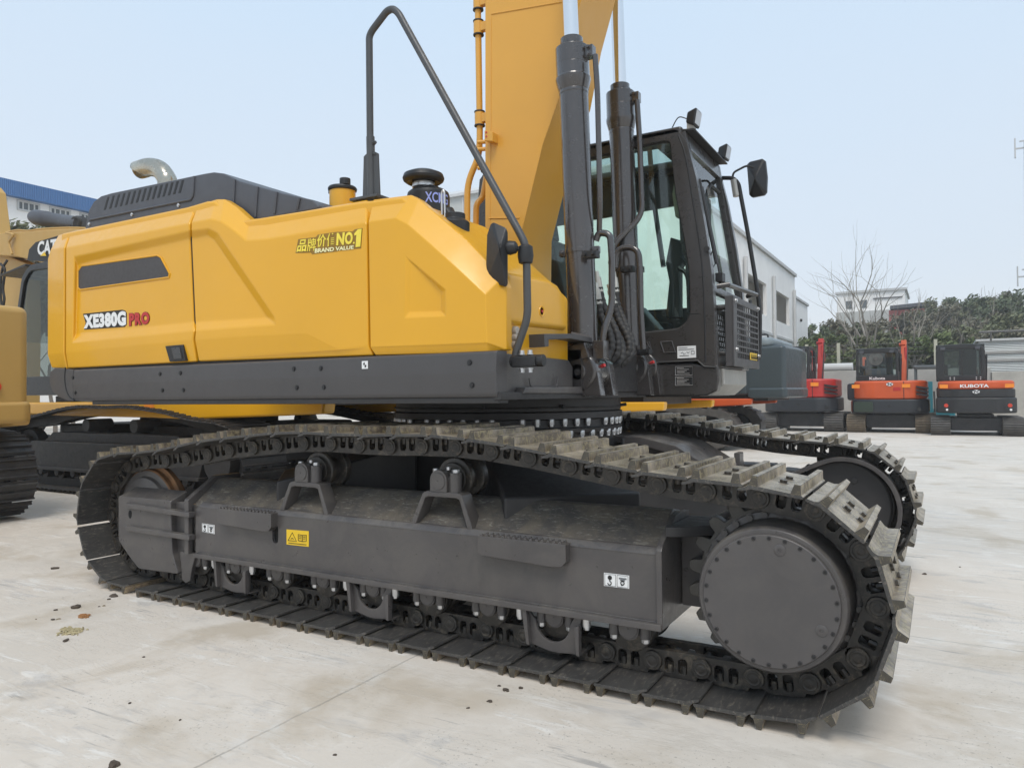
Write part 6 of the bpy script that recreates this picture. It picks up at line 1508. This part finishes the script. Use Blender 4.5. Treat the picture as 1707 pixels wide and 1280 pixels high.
bpart(mb, 'roof_rail', GREY, st_, sO)
# --- fence posts above the wall
FEN = paint('pale_fence_post', (.45, .44, .34), .7)
pv = wv_+1.0; ft2 = empty('wire_fence', (ony(1398, 600, pv).x, pv, wzt)); tag(ft2, 'wire fence on pale posts standing above the grey retaining wall', 'fence'); fO = Vector((ony(1398, 600, pv).x, pv, wzt))
zp = ony(1398, 572, pv).z
for x in (1345, 1398, 1560): mb = MB(); c = ony(x, 600, pv); mb.box(c.x-.06, c.x+.06, pv-.06, pv+.06, .3, zp); bpart(mb, 'post', FEN, ft2, fO)
for j in range(6): mb = MB(); z = wzt+.2+(zp-wzt-.3)*j/5; mb.tube([(ony(1345, 600, pv).x, pv, z), (ony(1540, 600, pv).x, pv, z)], .010, 5); bpart(mb, 'wire', GREY, ft2, fO)
# --- house and red shed on the hill
hv = 92.0; ho_ = Vector((ony(1450, 520, hv).x, hv, 0)); hh = empty('hilltop_house', ho_); tag(hh, 'white flat-roofed house on the hill behind the bare tree', 'house')
hx = lambda x: ony(x, 520, hv).x; hz_ = lambda x, y: ony(x, y, hv).z
zt_, zm = hz_(1450, 487), hz_(1450, 519)
mb = MB(); mb.box(hx(1396), hx(1509), hv, hv+10, 2, zt_); wl2 = bpart(mb, 'wall', WHT, hh, ho_)
mb = MB(); mb.box(hx(1396)-.2, hx(1509)+.2, hv-.2, hv+10.2, zt_, zt_+.25); bpart(mb, 'roof', WINF, hh, ho_)
mb = MB(); mb.box(hx(1396)-.1, hx(1500), hv-.7, hv-.05, 2, zm); bpart(mb, 'ribbed_base', wallmat('ribbed_sheet', (.66, .66, .62), .05, .5, .7, 4, 0), hh, ho_)
mb = MB(); mb.box(hx(1456), hx(1505), hv-.15, hv-.01, hz_(1480, 497), hz_(1480, 495.5)); bpart(mb, 'eave', ROOFK, hh, ho_)
for x0_, x1_ in ((1410.5, 1421), (1434.5, 1445.5)): mb = MB(); mb.box(hx(x0_), hx(x1_), hv-.06, hv-.01, hz_(1415, 515), hz_(1415, 502)); bpart(mb, 'window', WING, hh, ho_)
rv = 84.0; rO = Vector((ony(1510, 520, rv).x, rv, 0)); rs = empty('red_shed', rO); tag(rs, 'red shed with a dark roof half hidden by hillside trees', 'shed')
mb = MB(); mb.box(ony(1482, 530, rv).x, ony(1548, 530, rv).x, rv, rv+6, 2, ony(1510, 516, rv).z); bpart(mb, 'wall', REDS, rs, rO)
mb = MB(); a, b = ony(1484, 516, rv), ony(1562, 508, rv); mb.prism([(a.x, a.z), (b.x, b.z), (b.x, b.z+.35), (a.x, a.z+.35)], 1, rv-.5, rv+6); bpart(mb, 'roof', ROOFK, rs, rO)
# --- lattice mast at the right edge
mv = 60.0; mO = ony(1721, 600, mv); ms = empty('lattice_mast', (mO.x, mv, 2)); tag(ms, 'thin grey lattice antenna mast at the right edge of the sky', 'mast'); mO = Vector((mO.x, mv, 2))
zt_ = ony(1717, 232, mv).z
mb = MB()
for sx, sy in ((-1, -1), (1, -1), (1, 1), (-1, 1)): mb.tube([mO+Vector((sx*.35, sy*.35, 0)), Vector((mO.x+sx*.2, mv+sy*.2, zt_))], .035, 5)
nst = 24
for j in range(nst):
    f0, f1 = j/nst, (j+1)/nst; w0, w1 = .35-.15*f0, .35-.15*f1; z0, z1 = 2+(zt_-2)*f0, 2+(zt_-2)*f1
    mb.tube([(mO.x-w0, mv-w0, z0), (mO.x+w1, mv-w1, z1)], .02, 4); mb.tube([(mO.x+w0, mv-w0, z0), (mO.x-w1, mv-w1, z1)], .02, 4); mb.tube([(mO.x-w1, mv-w1, z1), (mO.x+w1, mv-w1, z1)], .02, 4)
bpart(mb, 'lattice', WINF, ms, mO)
for zz_ in (zt_-.4, zt_-9.5):
    mb = MB(); mb.box(mO.x-.80, mO.x-.72, mv-.1, mv+.1, zz_-.8, zz_+.6); mb.box(mO.x-.72, mO.x-.2, mv-.04, mv+.04, zz_-.2, zz_-.1); mb.box(mO.x-.5, mO.x-.2, mv-.04, mv+.04, zz_+.3, zz_+.38); bpart(mb, 'antenna', WINF, ms, mO)

# ================================================================== hill and trees
def hill_h(x, y):
    d = max(0.0, min(1.3, (y-31)/60)); b = 1.6+6.0*d**1.6
    xr = max(0.0, min(1.0, (x+14)/12)); xl = 1-max(0.0, min(1.0, (x-90)/40))
    return (b*xr*xl+.7*math.sin(x*.21)*math.cos(y*.17)*d) if y > 29.6 else -.5
def soil():
    t = NT('hill_soil'); v = t.coords(); c = t.mix(t.ramp(t.noise(v, .6, 8, .7), .35, .65), (.040, .050, .022), (.085, .078, .040)); t.setv('Base Color', c); t.setv('Roughness', .95); t.bump(t.noise(v, 3, 6, .7), .6, .15); return t.m
mb = MB(); nx, ny = 50, 34; Vg = [[mb.v((-30+170*i/nx, 29.5+100*j/ny, hill_h(-30+170*i/nx, 29.5+100*j/ny))) for i in range(nx+1)] for j in range(ny+1)]
for j in range(ny):
    for i in range(nx): mb.f((Vg[j][i], Vg[j][i+1], Vg[j+1][i+1], Vg[j+1][i]))
tag(mb.build('hill', soil()), kind='structure')
def leafmat(name, a, b, tr=.0):
    t = NT(name); oi = t.add('ShaderNodeObjectInfo'); g = t.add('ShaderNodeNewGeometry'); v = t.coords()
    n = t.noise(v, .9, 4, .6); c = t.mix(t.ramp(n, .35, .65), a, b); c = t.mix(t.math('MULTIPLY', g.outputs['Random Per Island'], .45), c, tuple(x*1.6 for x in b))
    t.setv('Base Color', c); t.setv('Roughness', .6); t.b.inputs['Specular IOR Level'].default_value = .25; return t.m
LEAF = [leafmat('leaf_olive', (.108, .118, .060), (.150, .158, .085)), leafmat('leaf_dark', (.078, .098, .052), (.112, .134, .072)), leafmat('leaf_brown', (.135, .124, .084), (.175, .162, .112)), leafmat('leaf_green', (.10, .13, .05), (.14, .172, .07))]
BARK = paint('bark', (.16, .135, .11), .9, .25, scale=6, grain=.3); BARKP = paint('pale_bark', (.30, .27, .23), .85, .2, scale=5, grain=.2)
def crown_mesh(seed, rx, ry, rz, nclump, nleaf, leaf, mat):
    r = random.Random(seed); mb = MB()
    for k_ in range(nclump):
        while True:
            p = Vector((r.uniform(-1, 1), r.uniform(-1, 1), r.uniform(-1, 1)))
            if .25 < p.length < 1: break
        c = Vector((p.x*rx, p.y*ry, p.z*rz)); cr = r.uniform(.16, .34)*min(rx, rz)
        for j in range(nleaf):
            d = Vector((r.gauss(0, 1), r.gauss(0, 1), r.gauss(0, .8))); d = d.normalized()*cr*r.random()**.45
            q_ = c+d; n = Vector((r.gauss(0, 1), r.gauss(0, 1), r.gauss(.6, 1))).normalized(); u_ = n.orthogonal().normalized(); w_ = n.cross(u_); s = leaf*r.uniform(.6, 1.3)
            mb.face([q_-u_*s, q_+w_*s*.45, q_+u_*s, q_-w_*s*.45])
    return mb.mesh('crown', mat)
def branch(mb, r, p, d, L, rad, depth, spread=.5, up=.15, n=3, thin=.6):
    q_ = p; pts = [p]; dd = d.copy()
    for j in range(4): dd = (dd+Vector((r.gauss(0, .12), r.gauss(0, .12), r.gauss(.03, .08)))).normalized(); q_ = q_+dd*L/4; pts.append(q_)
    mb.tube(pts, rad, 6 if depth > 1 else 4, [rad*(1-(1-thin)*i/4) for i in range(5)])
    if depth == 0: return
    for j in range(n):
        a = dd.orthogonal().normalized(); a.rotate(Matrix.Rotation(r.random()*6.28, 3, dd)); nd = (dd+a*spread*r.uniform(.7, 1.4)+Vector((0, 0, up))).normalized()
        s = pts[r.choice((2, 3, 4))] if j else pts[4]
        branch(mb, r, s, nd, L*r.uniform(.6, .85), rad*thin*r.uniform(.55, .9), depth-1, spread, up, max(2, n-(1 if depth < 3 else 0)), thin)
def tree(px, py_top, v, w, kind, seed, label, grp='leafy trees on the hillside', name='hillside_tree'):
    top = ony(px, py_top, v); z0 = hill_h(top.x, v)-.2; H = top.z-z0; t = empty(name, (top.x, v, z0)); tag(t, label, 'tree', grp)
    r = random.Random(seed); mb = MB(); branch(mb, r, Vector((0, 0, 0)), Vector((0, 0, 1)), H*.42, .05+.022*H, 3, .55, .2, 3); mb.build('trunk', BARK, t)
    rz = H*.40; me = crown_mesh(seed, w, w*.9, rz, int(24+w*8), 130, .10+.010*w, LEAF[kind]); o = mobj('crown', me, t); o.location = (0, 0, H-rz*.97)
    return t
TREE_LABELS = ['light green tree against the far corner of the annex building', 'low green tree just right of the annex, in front of darker ones', 'brownish leafy tree below the left end of the hilltop house', 'taller brownish tree at the foot of the hilltop house', 'brownish tree directly below the right windows of the hilltop house', 'olive tree behind the fan-window excavator cab', 'olive tree right of the raised orange boom', 'brownish tree hiding the lower edge of the red shed', 'broad brownish tree right of the red shed roof', 'olive tree whose top meets the sky left of the highest crowns', 'dark green tree forming the highest crown above the black-cabbed excavator', 'dark green tree right of the highest crown on the skyline', 'brownish tree on the skyline above the white container', 'small light green tree above the teal machine canopy', 'olive tree between the teal canopy and the black cab', 'brownish tree above the black cab roof', 'olive tree above the left end of the white container', 'dark tree at the right edge of the skyline', 'olive tree half cut off by the right edge', 'low olive tree behind the roof of the fan-window cab', 'low light green tree over the white drain pipe', 'low light green tree left of the orange stick of the fan-window excavator', 'brownish tree low behind the container at the right edge', 'small olive tree between annex and fence post', 'dark green tree beyond the right edge of the skyline']
tree(1425, 545, 52, 3.2, 1, 1, 'dark leafy tree below the hilltop house, at the left of the hill'); tree(1372, 548, 60, 3.0, 1, 2, 'dark green tree right beside the annex building')
for i, (px, py, v, w, kd) in enumerate(((1358, 545, 70, 3.0, 3), (1395, 560, 42, 3.2, 3), (1440, 540, 48, 3.6, 2), (1412, 536, 62, 3.6, 2), (1475, 536, 55, 3.8, 2), (1500, 534, 44, 3.0, 0), (1530, 545, 40, 3.2, 0), (1540, 528, 58, 4.0, 2), (1575, 512, 62, 4.2, 2), (1600, 500, 66, 4.4, 0), (1632, 490, 70, 4.8, 1), (1660, 490, 66, 4.6, 1), (1690, 494, 68, 4.6, 2), (1560, 560, 38, 2.6, 3), (1600, 545, 46, 3.6, 0), (1640, 530, 50, 3.8, 2), (1680, 530, 48, 3.8, 0), (1715, 500, 60, 4.5, 1), (1740, 520, 50, 4.5, 0), (1465, 565, 38, 2.8, 0), (1365, 590, 36, 2.2, 3), (1420, 585, 35, 2.2, 3), (1720, 545, 40, 3, 2), (1350, 580, 46, 2.6, 0), (1780, 500, 60, 5, 1))):
    tree(px, py+(20 if 1465 < px < 1555 else 0), v, w, kd, 10+i, TREE_LABELS[i])
tree(1509, 501, 95, 2.0, 1, 90, 'small dark round-topped tree just left behind the red shed roof') if False else None
def bare(px, py0, py1, v, seed, label, lean=0.0, depth=4, sp=.42, rad=.11, mat=BARKP):
    a = ony(px, py0, v); z0 = hill_h(a.x, v)-.1; top = ony(px, py1, v).z; H = top-z0; t = empty('bare_tree', (a.x, v, z0)); tag(t, label, 'tree', 'bare winter trees on the slope')
    r = random.Random(seed); mb = MB(); d = Vector((lean, 0, 1)).normalized(); pts = [Vector((0, 0, 0)), d*H*.17, d*H*.30]
    mb.tube(pts, rad, 8, [rad, rad*.85, rad*.72]); mb.build('trunk', mat, t)
    mb = MB()
    for j in range(4): a_ = R_(90*j+r.uniform(-25, 25)); nd = Vector((math.cos(a_)*sp*1.1+lean, math.sin(a_)*sp, 1)).normalized(); branch(mb, r, pts[1+(j % 2)]*1.0, nd, H*.34, rad*.6, depth-1, sp, .12, 3, .58)
    mb.build('branches', mat, t); return t
bare(1458, 640, 425, 40, 3, 'tallest bare tree, spreading against the sky before the hilltop house', -.12)
bare(1452, 640, 470, 38, 9, 'slimmer bare tree with a leaning trunk, left neighbour of the tallest one', -.35, rad=.08)
bare(1520, 640, 500, 37, 21, 'bare tree behind the raised red boom of the fan-window excavator', .12, rad=.08)
bare(1600, 630, 520, 45, 33, 'small bare tree above the black-cabbed excavator, before dark foliage', 0, rad=.08)
bare(1655, 620, 505, 50, 41, 'bare tree with fine twigs above the white container', .05, rad=.08)
# bushes on the bank before the factory
def bush(px, py, v_or, w, h, kind, seed, label):
    p = at(px, py, v_or); t = empty('bank_bush', (p.x, p.y, 0)); tag(t, label, 'bush', 'bushes on the bank before the factory')
    mb = MB(); r = random.Random(seed); branch(mb, r, Vector((0, 0, 0)), Vector((0, 0, 1)), p.z*.32, .09, 2); mb.build('stem', BARK, t)
    me = crown_mesh(seed, w, w, h, 40, 80, .13, LEAF[kind]); o = mobj('crown', me, t); o.location = (0, 0, p.z-h)
BUSH_LABELS = ['olive bush on the bank just right of the tan stick, below the factory', 'light green bush on the bank above the tan boom, second from the left', 'brownish bush on the bank above the boom cylinder', 'olive bush on the bank nearest the grey engine hood', 'brownish bush on the bank behind the tan stick at the left edge']
for i, (px, py) in enumerate(((28, 366), (60, 368), (92, 366), (122, 372), (-10, 366))): bush(px, py, 27+i*.3, 1.5, 2.2, (0, 3, 2, 0, 2)[i], 60+i, BUSH_LABELS[i])
# ------------------------------------------------------------------ daylight
W = bpy.data.worlds.new('World'); SC.world = W; W.use_nodes = True
nt = W.node_tree; bg = nt.nodes['Background']
sky = nt.nodes.new('ShaderNodeTexSky'); sky.sky_type = 'NISHITA'; sky.sun_disc = False
SUN_EL, SUN_AZ = R_(58), R_(152)      # azimuth clockwise from +y
sky.sun_elevation = SUN_EL; sky.sun_rotation = SUN_AZ; sky.air_density = 1.0; sky.dust_density = 2.5; sky.ozone_density = 1.5
hz = nt.nodes.new('ShaderNodeMix'); hz.data_type = 'RGBA'; hz.inputs[0].default_value = .86
# thin even cloud: whiter low down, a little bluer overhead
tc = nt.nodes.new('ShaderNodeTexCoord'); sp = nt.nodes.new('ShaderNodeSeparateXYZ'); nt.links.new(tc.outputs['Generated'], sp.inputs[0])
mr_ = nt.nodes.new('ShaderNodeMapRange'); mr_.inputs['From Min'].default_value = .02; mr_.inputs['From Max'].default_value = .55; nt.links.new(sp.outputs[2], mr_.inputs['Value'])
nz_ = nt.nodes.new('ShaderNodeTexNoise'); nz_.inputs['Scale'].default_value = 1.6; nz_.inputs['Detail'].default_value = 5; mp_ = nt.nodes.new('ShaderNodeMapping'); mp_.inputs['Scale'].default_value = (1, 1, 3)
nt.links.new(tc.outputs['Generated'], mp_.inputs[0]); nt.links.new(mp_.outputs[0], nz_.inputs['Vector'])
ad = nt.nodes.new('ShaderNodeMath'); ad.operation = 'MULTIPLY_ADD'; ad.inputs[1].default_value = .35; nt.links.new(nz_.outputs['Fac'], ad.inputs[0]); nt.links.new(mr_.outputs[0], ad.inputs[2])
sb_ = nt.nodes.new('ShaderNodeMath'); sb_.operation = 'SUBTRACT'; sb_.inputs[1].default_value = .175; sb_.use_clamp = True; nt.links.new(ad.outputs[0], sb_.inputs[0])
cm = nt.nodes.new('ShaderNodeMix'); cm.data_type = 'RGBA'; cm.inputs[6].default_value = (6.4, 6.7, 7.05, 1); cm.inputs[7].default_value = (5.1, 6.5, 8.0, 1); nt.links.new(sb_.outputs[0], cm.inputs[0])
nt.links.new(cm.outputs[2], hz.inputs[7])
nt.links.new(sky.outputs[0], hz.inputs[6]); nt.links.new(hz.outputs[2], bg.inputs[0])
bg.inputs[1].default_value = .10
L = bpy.data.lights.new('sun', 'SUN'); L.energy = 1.4; L.angle = R_(24); L.color = (1, .94, .86)
so = bpy.data.objects.new('sun', L); COL.objects.link(so)
d = Vector((math.sin(SUN_AZ)*math.cos(SUN_EL), math.cos(SUN_AZ)*math.cos(SUN_EL), math.sin(SUN_EL)))
so.rotation_euler = d.to_track_quat('Z', 'Y').to_euler()
vs = SC.view_settings; vs.view_transform = 'Standard'; vs.look = 'None'; vs.gamma = 1; vs.use_curve_mapping = False; vs.exposure = .42
SC.cycles.max_bounces = 6; SC.cycles.transparent_max_bounces = 12; SC.cycles.use_denoising = True

# thin winter air between the machine and the hill
hb = MB(); hb.box(-75, 142, -40, 150, -1.0, 24); t = NT('air'); t.n.remove(t.b)
pvn = t.add('ShaderNodeVolumePrincipled'); pvn.inputs['Color'].default_value = (.93, .96, 1.0, 1); pvn.inputs['Density'].default_value = .0014; pvn.inputs['Anisotropy'].default_value = .2
t.link(pvn.outputs[0], t.out.inputs['Volume'])
tag(hb.build('haze', t.m), kind='stuff')
SC.cycles.volume_bounces = 1
